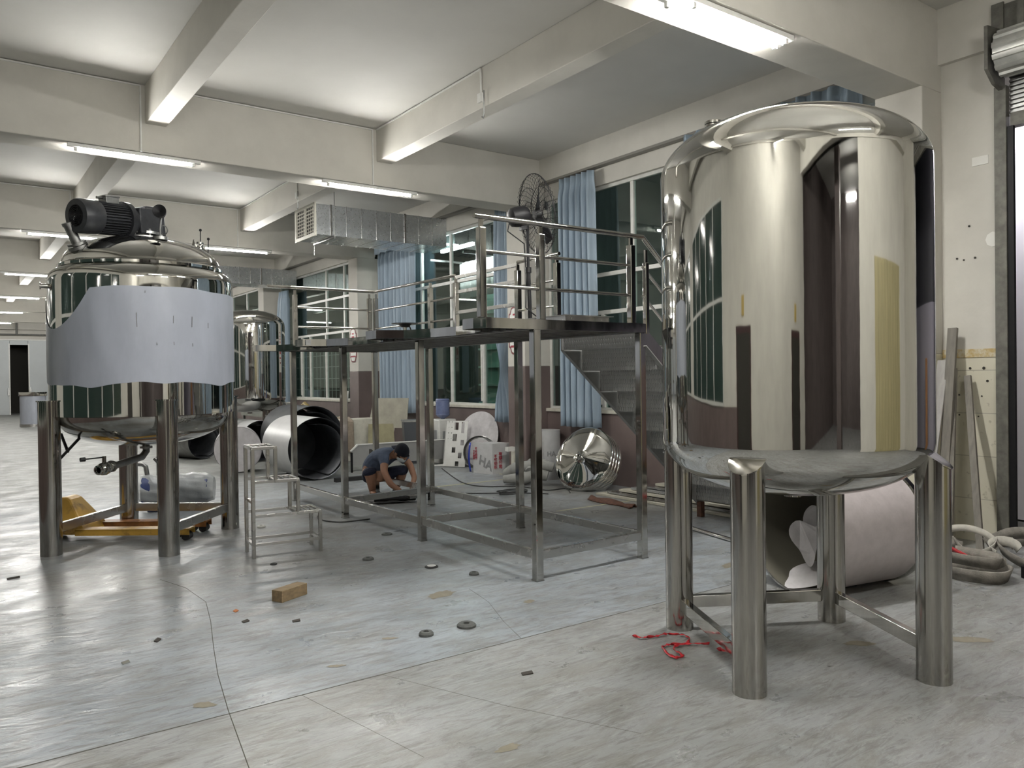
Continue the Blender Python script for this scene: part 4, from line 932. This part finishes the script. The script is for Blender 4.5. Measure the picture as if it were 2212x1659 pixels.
# trough with rim
t = thing('steel_trough', (6.6, 12.3, 0), 'grey steel trough with folded rim and round hole behind the crouching person', 'trough')
F = frame((5.62, 12.42, 0), (1, -.06, 0))
MB().prism([F(0, .12), F(1.95, .12), F(1.95, .46), F(.12, .46), F(0, .36)], F(0, 0, -.006)-F(0, 0)).build('front_panel', greysh, t, smooth=False)
MB().bar(F(.10, .47, 0), F(1.97, .47, 0), .03, .018).bar(F(-.02, .36), F(.11, .475), .035, .02).build('rim', whitep, t, smooth=False)
MB().prism([F(1.95, .12), F(1.95, .46), F(1.95, .46)+Vector((.02, .18, 0)), F(1.95, .12)+Vector((.02, .18, 0))], (.006, 0, 0)).build('end_panel', greysh, t, smooth=False)
MB().cyl(F(.33, .32, -.008)+Vector((0, -.01, 0)), F(.33, .32, .004), .062, 24).build('round_hole', darkr, t)
for a in (.0, .55, 1.9): MB().bar(F(a, 0, .0), F(a, .34, .0), .03).build('leg', blackm if a == 0 else satin_d, t, smooth=False)
# cloth, boards
t = thing('white_cabinet', (6.2, 14.2, 0), 'cream box behind the trough, draped with a beige cloth', 'box')
MB().box(6.02, 14.1, 0, 6.9, 14.4, .82).build('box_body', cream, t, smooth=False, bevel=.02)
o = MB().grid(lambda u, v: (5.98+.42*u, 14.05-.02*sin(9*u)-.03*v-(.0 if v > .1 else -.2*(.1-v)*10), .86-.72*v*(1-.08*u)+.01*sin(12*u)), 20, 16).build('beige_cloth', cloth_b, None, solid=.012); tag(o, 'beige cloth hanging over the cream box behind the trough', 'cloth')
F = frame((6.95, 14.7, 0), (.55, -.835, 0), .10)
o = MB().prism([F(0, 0), F(.55, 0), F(.66, .60), F(.93, .60), F(.95, 1.2), F(.16, 1.2), F(.02, .5)], F(0, 0, .012)-F(0, 0)).build('plywood_board', ply, None, smooth=False); tag(o, 'large notched plywood board leaning under the wide blue curtain', 'board')
F = frame((6.62, 13.9, 0), (.8, -.6, 0), .05)
o = MB().prism([F(0, 0), F(.55, 0), F(.5, .72), F(.02, .72)], F(0, 0, .01)-F(0, 0)).build('plywood_board', mat('yellow_ply', (.36, .33, .20), .6, noise=.2), None, smooth=False); tag(o, 'smaller yellowish board in front of the notched plywood', 'board')
t = thing('waste_bin', (7.15, 13.05, 0), 'dark grey square bin behind the crouching person', 'bin')
MB().lathe([(.20, 0), (.27, .78)], (7.15, 13.05, 0), n=4, a0=.4, a1=.4+2*pi).build('bin_body', mat('bin_grey', (.06, .065, .075), .5), t, smooth=False)
MB().lathe([(.29, .78), (.29, .81), (.0005, .82)], (7.15, 13.05, 0), n=4, a0=.4, a1=.4+2*pi).build('bin_lid', satin_d, t, smooth=False)
t = thing('water_dispenser', (7.62, 12.72, 0), 'white water dispenser with a blue bottle by the wall', 'water dispenser')
MB().box(7.42, 12.55, 0, 7.80, 12.92, .82).build('cabinet', whitep, t, smooth=False, bevel=.02)
MB().box(7.412, 12.62, .42, 7.42, 12.86, .62).box(7.50, 12.535, .30, 7.58, 12.55, .6).box(7.64, 12.535, .30, 7.72, 12.55, .6).build('vent_panel', mat('grey_vent', (.33, .34, .34), .5), t, smooth=False)
MB().box(7.408, 12.66, .30, 7.414, 12.80, .36).build('blue_label', blueink, t, smooth=False)
bt = [(.03, .82), (.06, .84), (.125, .88)]
for i in range(5): bt += [(.135, .90+i*.06), (.128, .92+i*.06)]
bt += [(.135, 1.17), (.12, 1.2), (.0005, 1.205)]
MB().lathe(bt, (7.62, 12.74, 0), n=28).build('water_bottle', bottlem, t)
# round plate, punched panel, hoop, boxes
n_ = Vector((-.93, -.22, .30)).normalized(); c_ = Vector((7.71, 11.72, .50))
o = MB().cyl(c_, c_+n_*.008, .50, 64).build('round_plate', filmw, None); tag(o, 'large round filmed plate leaning on the brown wall', 'plate')
F = frame((7.24, 12.1, .01), (.52, -.855, 0), .20)
def punched():
    mb = MB(); W_, H_ = .42, .82; cols = 21; rows = 43; holes = [(.16, .66, .08, .13), (.30, .60, .06, .20), (.14, .46, .08, .12), (.30, .38, .07, .10), (.14, .25, .07, .09), (.27, .15, .07, .10), (.22, .01, .07, .09)]
    dots = [(.05, .80-i*.10) for i in range(4)]+[(.11, .80-i*.10) for i in range(4)]
    def hole(a, z):
        return any(h[0] <= a <= h[0]+h[2] and h[1]+.0 <= z <= h[1]+h[3] for h in holes) or any(abs(a-d[0]) < .008 and abs(z-d[1]) < .008 for d in dots)
    cols, rows = 42, 86
    for i in range(cols):
        for j in range(rows):
            a, z = (i+.5)*W_/cols, (j+.5)*H_/rows
            if hole(a, z): continue
            k = len(mb.v); mb.v += [tuple(F(i*W_/cols, j*H_/rows)), tuple(F((i+1)*W_/cols, j*H_/rows)), tuple(F((i+1)*W_/cols, (j+1)*H_/rows)), tuple(F(i*W_/cols, (j+1)*H_/rows))]; mb.f.append((k, k+1, k+2, k+3))
    o = mb.build('punched_panel', whitep, None, smooth=False, solid=.006); tag(o, 'white sheet-metal panel punched with square holes leaning on the round plate', 'panel')
    m = MB(); m.bar(F(-.01, 0, -.02), F(-.01, H_, -.02), .006, .05, up=F(0, 0, 1)-F(0, 0)).bar(F(0, H_, -.02), F(W_, H_, -.02), .05, .006); m.build('folded_edge', whitep, o, smooth=False)
    MB().prism([F(-.32, .0), F(.20, .0), F(.20, .07)], (0, .004, 0)).build('foot_strip', whitep, o, smooth=False)
punched()
hp = MB(); hc_ = Vector((7.50, 11.30, .295)); hn = Vector((-.75, -.62, .12)).normalized(); hs_ = hn.cross(Vector((0, 0, 1))).normalized(); hu = hs_.cross(hn)
for k in range(4): hp.tube([hc_+hn*(.02*k)+(hs_*cos(2*pi*i/40)+hu*sin(2*pi*i/40))*(.285-.012*k) for i in range(40)], .007, 5, close=True)
hp.lathe([(.28, -.02), (.285, .08)], hc_, hn, 40)
o = hp.build('steel_hoop', satin_d, None); tag(o, 'coiled steel hoop standing between the punched panel and the printed box', 'hoop')
MB().grid(lambda u, v: hc_+hn*.03+(hs_*(.22*(2*u-1)*(1-.3*v))+hu*(-.12+.3*v)), 6, 6).build('hoop_flap', filmw, o, solid=.003)
t = thing('printed_box', (7.45, 10.85, 0), 'grey filmed square steel section with red print and grey triangle mark', 'box')
p0, p1, p2 = Vector((7.17, 11.02, 0)), Vector((7.27, 10.60, 0)), Vector((7.62, 10.56, 0)); hh = .50
MB().prism([p0, p1, p2, p2+(p0-p1)], (0, 0, hh)).build('box_body', cardb, t, smooth=False)
bl_ = MB().grid(lambda u, v: p0+Vector((-.02-.03*sin(pi*v), .03+.05*u, .01+v*hh*.98)), 3, 8).build('blue_edge', bluef, t, solid=.004)
e1 = (p1-p0).normalized(); n1 = e1.cross(Vector((0, 0, 1)))
fc = lambda a, z: p0+e1*a+Vector((0, 0, z))+n1*.003
write('HA', .22, greyink, fc(.28, .17), e1*.9+Vector((0, 0, -.35)), Vector((0, 0, 1))+e1*.2, t)
write('不\n锈\n钢\n管', .055, redink, fc(.07, .32), e1, (0, 0, 1), t); write('天\n成\n制\n造', .04, redink, fc(.02, .30), e1, (0, 0, 1), t)
e2 = (p2-p1).normalized(); n2 = e2.cross(Vector((0, 0, 1)))
write('有\n限\n公\n司', .07, redink, p1+e2*.15+Vector((0, 0, .22))+n2*.003, e2, (0, 0, 1), t)
write('不\n锈\n钢\n板', .06, redink, p1+e2*.06+Vector((0, 0, .2))+n2*.003, e2, (0, 0, 1), t)
t = thing('leaning_white_strip', (7.38, 10.2, 0), 'short white and brown strip standing against the pillar foot', 'strip')
MB().box(7.36, 10.12, 0, 7.40, 10.20, .40).build('strip', cream, t, smooth=False); MB().box(7.30, 10.2, .40, 7.44, 10.28, .47).build('bracket', whitep, t, smooth=False)
# film-wrapped cylinder right of the post
t = thing('wrapped_cylinder', (7.62, 9.45, 0), 'upright grey filmed steel cylinder with printed marks under the blue curtain', 'cylinder')
MB().cyl((7.62, 9.62, 0), (7.62, 9.62, .76), .22, 40).build('cylinder_body', cardb, t)
d_ = Vector((-.70, -.714, 0)); s_ = Vector((.714, -.70, 0)); cc = Vector((7.62, 9.62, 0))
MB().bar(cc+d_*.222-s_*.05+Vector((0, 0, .02)), cc+d_*.222-s_*.05+Vector((0, 0, .71)), .05, .006, up=(.714, -.7, 0)).build('white_strip', whitep, t, smooth=False)
write('HA', .10, greyink, cc+d_*.20+s_*.10+Vector((0, 0, .40)), s_+d_*-.4, (0, 0, 1), t)
MB().prism([cc+d_*.26-s_*.22, cc+d_*.26-s_*.08, cc+d_*.25-s_*.06+Vector((0, 0, .45)), cc+d_*.25-s_*.20+Vector((0, 0, .42))], d_*.003).build('film_scrap', filmw, t, smooth=False)
# crumpled hose / cloth
o = MB().tube([(6.98, 9.75, .11), (6.9, 9.42, .22), (7.02, 9.2, .28), (7.12, 9.05, .30), (7.22, 8.95, .26)], [.10, .11, .08, .09, .07], 12)
o.tube([(6.72, 9.5, .08), (6.9, 9.25, .10), (7.05, 9.1, .18), (7.15, 9.0, .14)], [.06, .09, .10, .08], 12).tube([(6.95, 9.5, .12), (7.08, 9.3, .32), (6.95, 9.15, .2)], [.07, .06, .08], 10)
o = o.build('grey_ducting_bag', greyc, None); tag(o, 'crumpled grey cloth ducting lying left of the polished dished lids', 'cloth')
# stack of polished dished lids
def lids():
    c = Vector((7.26, 8.34, .44)); n = (-Vector((cos(radians(36)), -sin(radians(36)), 0))*.55+Vector((0, 0, .42))-Vector((sin(radians(40)), cos(radians(40)), 0))*.72).normalized()
    for k in range(4):
        q = c-n*.07*k-Vector((0, 0, .0)); t = thing('dished_lid', q, ['polished dished steel lid with centre spout, front of the leaning stack', 'second polished lid in the stack, right behind the front one', 'third polished lid in the leaning stack', 'rearmost polished lid in the leaning stack'][k], 'lid', 'polished lids leaning in a stack')
        pr = [(.0005, .075)] if k else [(.022, .085)]
        pr += [(.03, .075), (.12, .058), (.25, .036), (.36, .018), (.45, .0), (.468, -.012), (.47, -.05)]
        MB().lathe(pr, q, n, 72).build('dish', mirror, t, ang=60)
        if k == 0: MB().cyl(q+n*.06, q+n*.13, .020, 16, caps=False).build('spout', mirror2, t, solid=.004)
lids()
# flat stacked strips under the stair
for k in range(7):
    o = MB().box(7.05+.06*k, 5.4, .004+.036*k, 7.72, 7.85-.16*k, .030+.036*k).build('flat_sheet', [galv, satin, ply][k % 3] if k else ply, None, smooth=False)
    tag(o, ['lowest', 'second lowest', 'third', 'middle', 'third from top', 'second from top', 'topmost'][k]+' sheet of the low stack on the floor under the stair', 'sheet', 'flat sheets stacked by the window wall')
rg = MB().grid(lambda u, v: (6.78-.10*u+.16*(v-.5)*(1+.4*sin(6*u)), 7.62-.85*u, .006+.05*abs(sin(5*u+4*v))*sin(pi*v)), 26, 8)
o = rg.build('brown_rag', rust, None, solid=.01); tag(o, 'rust-brown crumpled rag on the floor before the flat sheets', 'rag')
# cables
def cable(pts, r, m, label, name='cable'):
    o = MB().tube(pts, r, 6).build(name, m, None); tag(o, label, 'cable')
def spl(pts, n=8):
    out = []; P_ = [Vector(pts[0])]+[Vector(p) for p in pts]+[Vector(pts[-1])]
    for i in range(1, len(P_)-2):
        for k in range(n):
            t = k/n; a, b, c, d = P_[i-1:i+3]; out.append(.5*((2*b)+(c-a)*t+(2*a-5*b+4*c-d)*t*t+(3*b-a-3*c+d)*t**3))
    out.append(P_[-2]); return out
cable(spl([(7.05, 11.84, .008), (6.5, 10.5, .008), (6.3, 9.85, .008), (6.37, 9.46, .008), (6.73, 9.15, .008), (6.8, 8.6, .008), (7.1, 8.55, .008), (6.9, 8.2, .008)]), .008, rubber, 'black cable curving over the floor past the punched panel')
cable(spl([(5.2, 9.6, .008), (5.58, 9.3, .008), (6.0, 8.9, .008)]+[(6.25+.22*cos(a*1.05), 8.62+.13*sin(a*1.05), .012+.003*a) for a in range(16)]+[(6.6, 8.3, .01)], 4), .007, rubber, 'black cable ending in a loose coil behind the near post')
cable(spl([(3.62, 8.9, .008), (3.45, 8.55, .008), (3.55, 8.2, .008), (3.9, 8.15, .008)]), .007, rubber, 'short black cable loop at the foot of the far post')

# ================================================================== LYING BARREL under the big tank
def barrel():
    c0, c1 = Vector((5.00, 3.43, .445)), Vector((5.80, 3.28, .445)); ax = (c1-c0).normalized(); L_ = (c1-c0).length; R = .44
    t = thing('lying_vessel', (5.6, 3.6, 0), 'pink-grey filmed open steel vessel lying on its side under the big tank', 'vessel')
    MB().lathe([(R, 0), (R, L_)], c0, ax, 80).build('shell', mat('pinkish_film', (.50, .455, .46), .42, 0, noise=.14, nscale=12, bump=.06), t)
    MB().lathe([(R-.008, 0), (R-.008, L_-.03), (.0005, L_-.02)], c0, ax, 80).build('lining', mat('olive_lining', (.16, .15, .12), .5), t)
    MB().lathe([(R, L_), (R+.012, L_+.01), (R+.012, L_+.05), (R-.01, L_+.06), (R-.05, L_+.07), (.0005, L_+.08)], c0, ax, 80).build('rim_band', mirror, t)
    MB().lathe([(R, 0), (R+.006, -.005), (R-.008, -.005)], c0, ax, 80).build('edge', satin, t)
    s = ax.cross(Vector((0, 0, 1))).normalized(); u = s.cross(ax)
    vr = Vector((cos(radians(55)), -sin(radians(55)), 0))
    for cc, hw, hh, tl, dz in ((c0+ax*.16+s*-.0+Vector((-.02, .02, -.10)), .085, .17, .25, .0), (c0+ax*.22+Vector((0, .03, -.02)), .06, .19, -.12, .0), (c0+ax*.17+Vector((0, 0, -.335)), .17, .085, .05, .0)):
        pts = []
        for i in range(28):
            w = 2*pi*i/28; k = 1+.10*sin(3*w+1)+.05*sin(5*w); x_, z_ = hw*cos(w)*k, hh*sin(w)*k
            pts.append(cc+vr*(x_*cos(tl)-z_*sin(tl))+Vector((0, 0, 1))*(x_*sin(tl)+z_*cos(tl))+ax*(.12*z_/hh if hh < .1 else .03*sin(w*2)))
        MB().add(pts, [tuple(range(28))]).build('film_flap', filmw, t, smooth=False, solid=.003)
    MB().obox(c0+ax*.4-Vector((0, 0, .43)), ax*.12, s*.1, Vector((0, 0, .012))).build('chock', rubber, t, smooth=False)
barrel()
o = MB().cyl((6.30, 5.85, .022), (5.90, 4.25, .022), .02, 14).build('steel_tube', mirror2, None); tag(o, 'polished steel tube lying on the floor between platform and big tank', 'tube')
o = MB().tube(spl([(6.15, 4.2, .01), (5.9, 4.35, .01), (5.75, 4.55, .01)]), .006, 6).build('bent_rod', rust, None); tag(o, 'thin rusty rod on the floor by the polished tube', 'rod')

# ================================================================== RIGHT SIDE: planks, webbing, shutter
def plank_(p, q, w, d, m, label, up=(1, 0, 0)):
    o = MB().bar(p, q, w, d, up=up).build('leaning_plank', m, None, smooth=False, bevel=.003); tag(o, label, 'plank', 'planks leaning in the corner by the shutter')
plank_((7.36, 3.52, 0.01), (7.70, 3.55, 2.0), .085, .035, plank, 'tallest grey plank leaning in the corner behind the big tank')
plank_((7.30, 3.42, 0.01), (7.72, 3.56, 1.62), .07, .03, plank, 'second grey plank leaning just right of the tallest')
plank_((7.28, 3.14, 0.01), (7.74, 3.44, 1.55), .06, .03, plank, 'brownish plank leaning outermost toward the shutter', )
plank_((7.20, 3.62, 0.01), (7.66, 3.62, 1.7), .10, .02, mat('pale_plank', (.36, .345, .33), .6, noise=.2, stretch=(4, 4, .4)), 'pale channel strip leaning closest to the pillar')
def shutter():
    t = thing('roller_shutter', (7.8, 1.4, 4.3), 'half raised corrugated roller shutter with thick rolled drum at right', 'shutter')
    y0, y1 = -.5, 3.10; pr = []
    m = MB(); n = 48
    def g(u, v):
        a = 2*pi*u; r = .195+.012*(1 if (int(u*24) % 2) else -.6); return (7.66+r*cos(a), y0+(y1-y0)*v, 4.40+r*sin(a))
    m.grid(g, 96, 1).cyl((7.66, y1-.01, 4.40), (7.66, y1, 4.40), .18, 30); m.build('rolled_drum', mat('shutter_steel', (.50, .50, .47), .4, .5, noise=.25, nscale=8), t, smooth=False)
    m = MB().grid(lambda u, v: (7.82+.012*(1 if int(v*20) % 2 else -1), y0+(y1-y0)*u, 4.28-.40*v), 1, 60); m.build('shutter_curtain', satin_d, t, smooth=False, solid=.003)
    MB().box(7.78, y0, 3.78, 7.88, 3.08, 3.90).build('bottom_bar', concd, t, smooth=False)
    MB().prism([(7.46, 3.13, 4.62), (7.80, 3.13, 4.66), (7.80, 3.13, 4.10), (7.60, 3.13, 4.14), (7.46, 3.13, 4.24)], (0, .03, 0)).build('end_plate', concd, t, smooth=False)
    MB().box(7.70, 3.10, 4.60, 7.72, 3.20, 4.88).box(7.60, 2.90, 4.60, 7.62, 2.95, 4.86).box(7.72, 2.95, 4.60, 7.76, 3.17, 4.86).build('hanger_bracket', concd, t, smooth=False)
    MB().box(7.74, 3.10, .02, 7.815, 3.20, 4.15).build('guide_channel', concd, t, smooth=False, bevel=.004)
    MB().box(7.76, 3.05, .02, 7.80, 3.10, 3.78).build('guide_slot', blackm, t, smooth=False)
shutter()
def strap(pts, w, m, label, th=.008, grp='lifting slings heaped by the shutter', tw=0):
    P_ = spl(pts, 7); mb = MB(); N_ = len(P_)
    vs = []
    for i, p in enumerate(P_):
        d = (P_[min(i+1, N_-1)]-P_[max(i-1, 0)]).normalized(); sdv = d.cross(Vector((0, 0, 1)));
        if sdv.length < .1: sdv = Vector((1, 0, 0))
        sdv.normalize(); upv = sdv.cross(d); a = tw*i/N_+1.25; wv = (sdv*cos(a)+upv*sin(a))*w/2; vs += [p-wv, p+wv]
    mb.add(vs, [(2*i, 2*i+1, 2*i+3, 2*i+2) for i in range(N_-1)])
    o = mb.build('lifting_sling', m, None, solid=th, ang=70); tag(o, label, 'sling', grp)
strap([(6.75, 3.75, .05), (6.45, 3.45, .06), (6.28, 3.0, .05), (6.22, 2.75, .06), (6.35, 2.6, .05), (6.55, 2.62, .06), (6.62, 2.8, .06), (6.45, 3.05, .06), (6.55, 3.4, .06), (6.9, 3.5, .05)], .10, beltm, 'broad dirty grey sling looped along the front of the heap', .014)
strap([(6.42, 3.0, .13), (6.36, 2.8, .14), (6.45, 2.66, .13), (6.6, 2.75, .14), (6.62, 3.05, .14)], .09, beltm, 'dirty grey sling lying on the broad front loop', .012)
erv = Vector((.5, -.87, 0)); bkv = Vector((.6, .35, 0))
strap([Vector((6.78, 3.02, .17))+erv*(.20*cos(w*.52))+bkv*(.18*sin(w*.52))+Vector((0, 0, .10*sin(w*.52)+.02*w*.3)) for w in range(13)], .055, beltw, 'clean white sling curled upright on top of the heap', .006)
strap([Vector((6.86, 2.78, .17))+erv*(.10*cos(w*.5))+bkv*(.10*sin(w*.5))+Vector((0, 0, .05*sin(w*.5))) for w in range(9)], .075, beltw, 'short white sling end folded beside the white curl', .006)
strap([Vector((6.7, 3.2, .12))+erv*(.32*cos(w*.5+1))+bkv*(.30*sin(w*.5+1))+Vector((0, 0, .05*sin(w*.5))) for w in range(12)], .08, beltm, 'dirty grey sling ring wrapped round the white curl', .010)
strap([Vector((6.95, 2.62, .12))+erv*(.22*cos(w*.5+2))+bkv*(.34*sin(w*.5+2))+Vector((0, 0, .08*sin(w*.5+1))) for w in range(12)], .08, beltm, 'dirty grey sling ring at the shutter side of the heap', .010)
strap([(6.75, 3.3, .16), (6.6, 3.12, .17), (6.50, 2.95, .15), (6.46, 2.86, .13)], .05, red, 'red sling strap sticking out of the heap')
strap([(7.3, 3.1, .1), (7.2, 2.85, .24), (7.1, 2.6, .26), (6.9, 2.5, .14), (6.7, 2.4, .1), (6.8, 2.2, .1)], .10, beltm, 'grey sling sloping over the right side of the heap', .012)
strap([(7.5, 3.0, .08), (7.4, 2.7, .22), (7.25, 2.5, .28), (7.3, 2.3, .15), (7.5, 2.35, .1)], .09, beltm, 'grey sling arched near the shutter guide', .012)
strap([(7.2, 3.4, .06), (6.95, 3.2, .14), (6.75, 3.05, .12), (6.62, 2.9, .1), (6.6, 2.66, .10)], .11, beltm, 'grey sling strip running under the white curl', .012)
strap([(7.0, 4.0, .04), (6.7, 3.9, .05), (6.52, 3.62, .04), (6.40, 3.45, .03)], .08, beltw, 'pale sling tail reaching out behind the lying vessel')
strap([(7.1, 3.9, .10), (6.85, 3.75, .12), (6.65, 3.58, .09), (6.5, 3.4, .08)], .09, beltm, 'grey sling tail lying over the pale one')
t = thing('black_case', (6.75, 2.4, 0), 'black tool case with orange label at the right edge of the sling heap', 'case')
MB().obox((6.80, 2.42, .05), (.16, -.07, 0), (.05, .11, 0), (0, 0, .05)).build('case_body', blackm, t, smooth=False, bevel=.008)
MB().obox((6.84, 2.30, .06), (.04, -.018, 0), (.001, .002, 0), (0, 0, .028)).build('orange_label', mat('orange_label', (.6, .18, .03), .5), t, smooth=False)

# ================================================================== FLOOR LITTER
o = MB().obox((2.04, 5.62, .042), (.115, .055, 0), (-.022, .045, 0), (0, 0, .042)).build('wood_block', wood, None, smooth=False, bevel=.003); tag(o, 'rectangular wood block lying alone on the open floor', 'wood block')
def disc(x, y, r, h, ri, m, label):
    o = MB().lathe([(ri, 0), (r, 0), (r, h*.55), (r*.8, h), (ri, h), (ri, 0)], (x, y, .001), n=32).build('grinding_disc', m, None, ang=30); tag(o, label, 'disc', 'discs scattered on the floor'); return o
gd = mat('grey_abrasive', (.10, .105, .10), .8, noise=.3, nscale=60)
disc(2.70, 4.255, .062, .022, .02, gd, 'largest grey flat disc, right one of the near pair on the floor')
disc(2.41, 4.265, .046, .024, .018, gd, 'smaller grey cup disc, left one of the near pair on the floor')
disc(3.46, 5.33, .040, .022, .018, gd, 'small grey cup disc left of the foot of the near platform post')
disc(3.02, 6.36, .05, .02, .02, gd, 'dark disc on the floor right of the wood block, farther back')
disc(3.66, 7.26, .055, .015, .02, gd, 'dark disc on the floor between the step stool and the platform posts')
disc(2.78, 8.5, .045, .02, .016, mat('pale_disc', (.5, .5, .46), .6), 'pale disc on the floor behind the step stool')
t = disc(3.32, 5.77, .057, .012, .012, rubber, 'black ringed disc with a white centre on the floor'); MB().cyl((3.32, 5.77, .012), (3.32, 5.77, .0145), .038, 28).build('white_centre', whitep, t)
disc(2.30, 6.72, .03, .01, .01, rubber, 'tiny black disc on the floor in front of the step stool')
def ribbon(pts, w, label):
    P_ = spl(pts, 8); vs = []; N_ = len(P_)
    for i, p in enumerate(P_):
        d = (P_[min(i+1, N_-1)]-P_[max(i-1, 0)]).normalized(); s = d.cross(Vector((0, 0, 1))).normalized(); a = .6+1.3*sin(i*.55); k = w*(.7+.5*abs(sin(i*.37)))
        vs += [p-(s*cos(a)+Vector((0, 0, 1))*abs(sin(a)))*k*.5+Vector((0, 0, k*.5)), p+(s*cos(a)+Vector((0, 0, 1))*abs(sin(a)))*k*.5+Vector((0, 0, k*.2))]
    o = MB().add(vs, [(2*i, 2*i+1, 2*i+3, 2*i+2) for i in range(N_-1)]).build('plastic_ribbon', red, None, solid=.002); tag(o, label, 'ribbon')
ribbon([(3.385, 3.45, .004), (3.40, 3.39, .004), (3.47, 3.36, .004), (3.58, 3.33, .006), (3.63, 3.24, .006), (3.56, 3.16, .006), (3.42, 3.15, .006), (3.36, 3.03, .006), (3.30, 3.04, .006), (3.36, 3.18, .006), (3.44, 3.20, .004), (3.55, 3.13, .004), (3.64, 3.07, .004)], .022, 'tangled red plastic ribbon on the floor left of the big tank')
ribbon([(3.60, 2.98, .004), (3.60, 2.92, .006), (3.62, 2.86, .006), (3.66, 2.80, .004)], .028, 'short red plastic ribbon scrap behind the front tank leg')
lit = mat('dark_litter', (.04, .035, .03), .8)
for k, (x, y, l, a, lb, m) in enumerate([(1.60, 5.24, .045, .3, 'small black plastic scrap on the floor left of the wood block', lit), (1.62, 5.52, .03, .6, 'tiny orange cigarette stub on the floor', mat('stub', (.4, .15, .06), .8)), (1.75, 2.6, .05, .2, 'black wire bit on the floor near the front seam', lit), (1.87, 5.04, .05, -.2, 'thin dark sliver on the floor below the wood block', lit), (2.52, 3.37, .06, -.3, 'short wire on the near floor slab', lit), (1.05, 5.2, .05, .9, 'thin dark sliver on the floor at left', lit), (.82, 4.9, .04, .2, 'bright curled metal chip on the floor at left', satin), (.45, 7.6, .09, .1, 'dark flat strip on the floor at the left edge', lit), (6.72, 6.13, .09, .4, 'black chip on the floor by the stair foot', lit)]):
    o = MB().obox((x, y, .006), (l/2*cos(a), l/2*sin(a), .002), (-.012*sin(a), .012*cos(a), .003), (0, 0, .003)).build('floor_scrap', m, None, smooth=False); tag(o, lb, 'scrap', 'small scraps on the floor')

# ================================================================== POSTERS ON THE PILLARS
def poster(y, z0, z1, label, blue=True):
    t = thing('pillar_poster', (XC, y, z0), label, 'poster', 'ornate safety posters on the pillars'); x = XC-.012; w = .17; h = z1-z0; zc = (z0+z1)/2
    pr = [(-w, z0+.12), (-w*.8, z0+.10), (-w*.6, z0+.02), (-w*.35, z0), (w*.35, z0), (w*.6, z0+.02), (w*.8, z0+.10), (w, z0+.12), (w, z1-.12), (w*.8, z1-.10), (w*.6, z1-.02), (w*.35, z1), (-w*.35, z1), (-w*.6, z1-.02), (-w*.8, z1-.10), (-w, z1-.12)]
    MB().prism([(x, y+a, z) for a, z in pr], (.008, 0, 0)).build('frame', mat('maroon_frame', (.16, .03, .035), .5), t, smooth=False)
    MB().prism([(x-.003, y+a*.82, zc+(z-zc)*.92) for a, z in pr], (.003, 0, 0)).build('paper', whitep, t, smooth=False)
    MB().box(x-.005, y-w*.62, z0+.22, x-.003, y+w*.62, zc+.02).build('picture', blueink if blue else redink, t, smooth=False)
    for k in range(3): MB().box(x-.005, y-w*(.5-.1*k), zc+.10+k*.07, x-.003, y+w*(.5-.1*k), zc+.13+k*.07).build('printed_line', redink, t, smooth=False)
    m = MB()
    for k in range(8): m.cyl((x-.005, y-w*.6+w*.17*k, z0+.13), (x-.003, y-w*.6+w*.17*k, z0+.13), .02, 8)
    m.build('printed_pattern', redink, t, smooth=False)
poster(10.17, 1.95, 2.72, 'blue picture poster in a maroon frame on the nearest brown pillar')
poster(16.29, 1.96, 2.72, 'red and white poster on the pillar behind the platform', False)
poster(22.6, 1.96, 2.72, 'red and white poster on the farthest visible pillar', False)
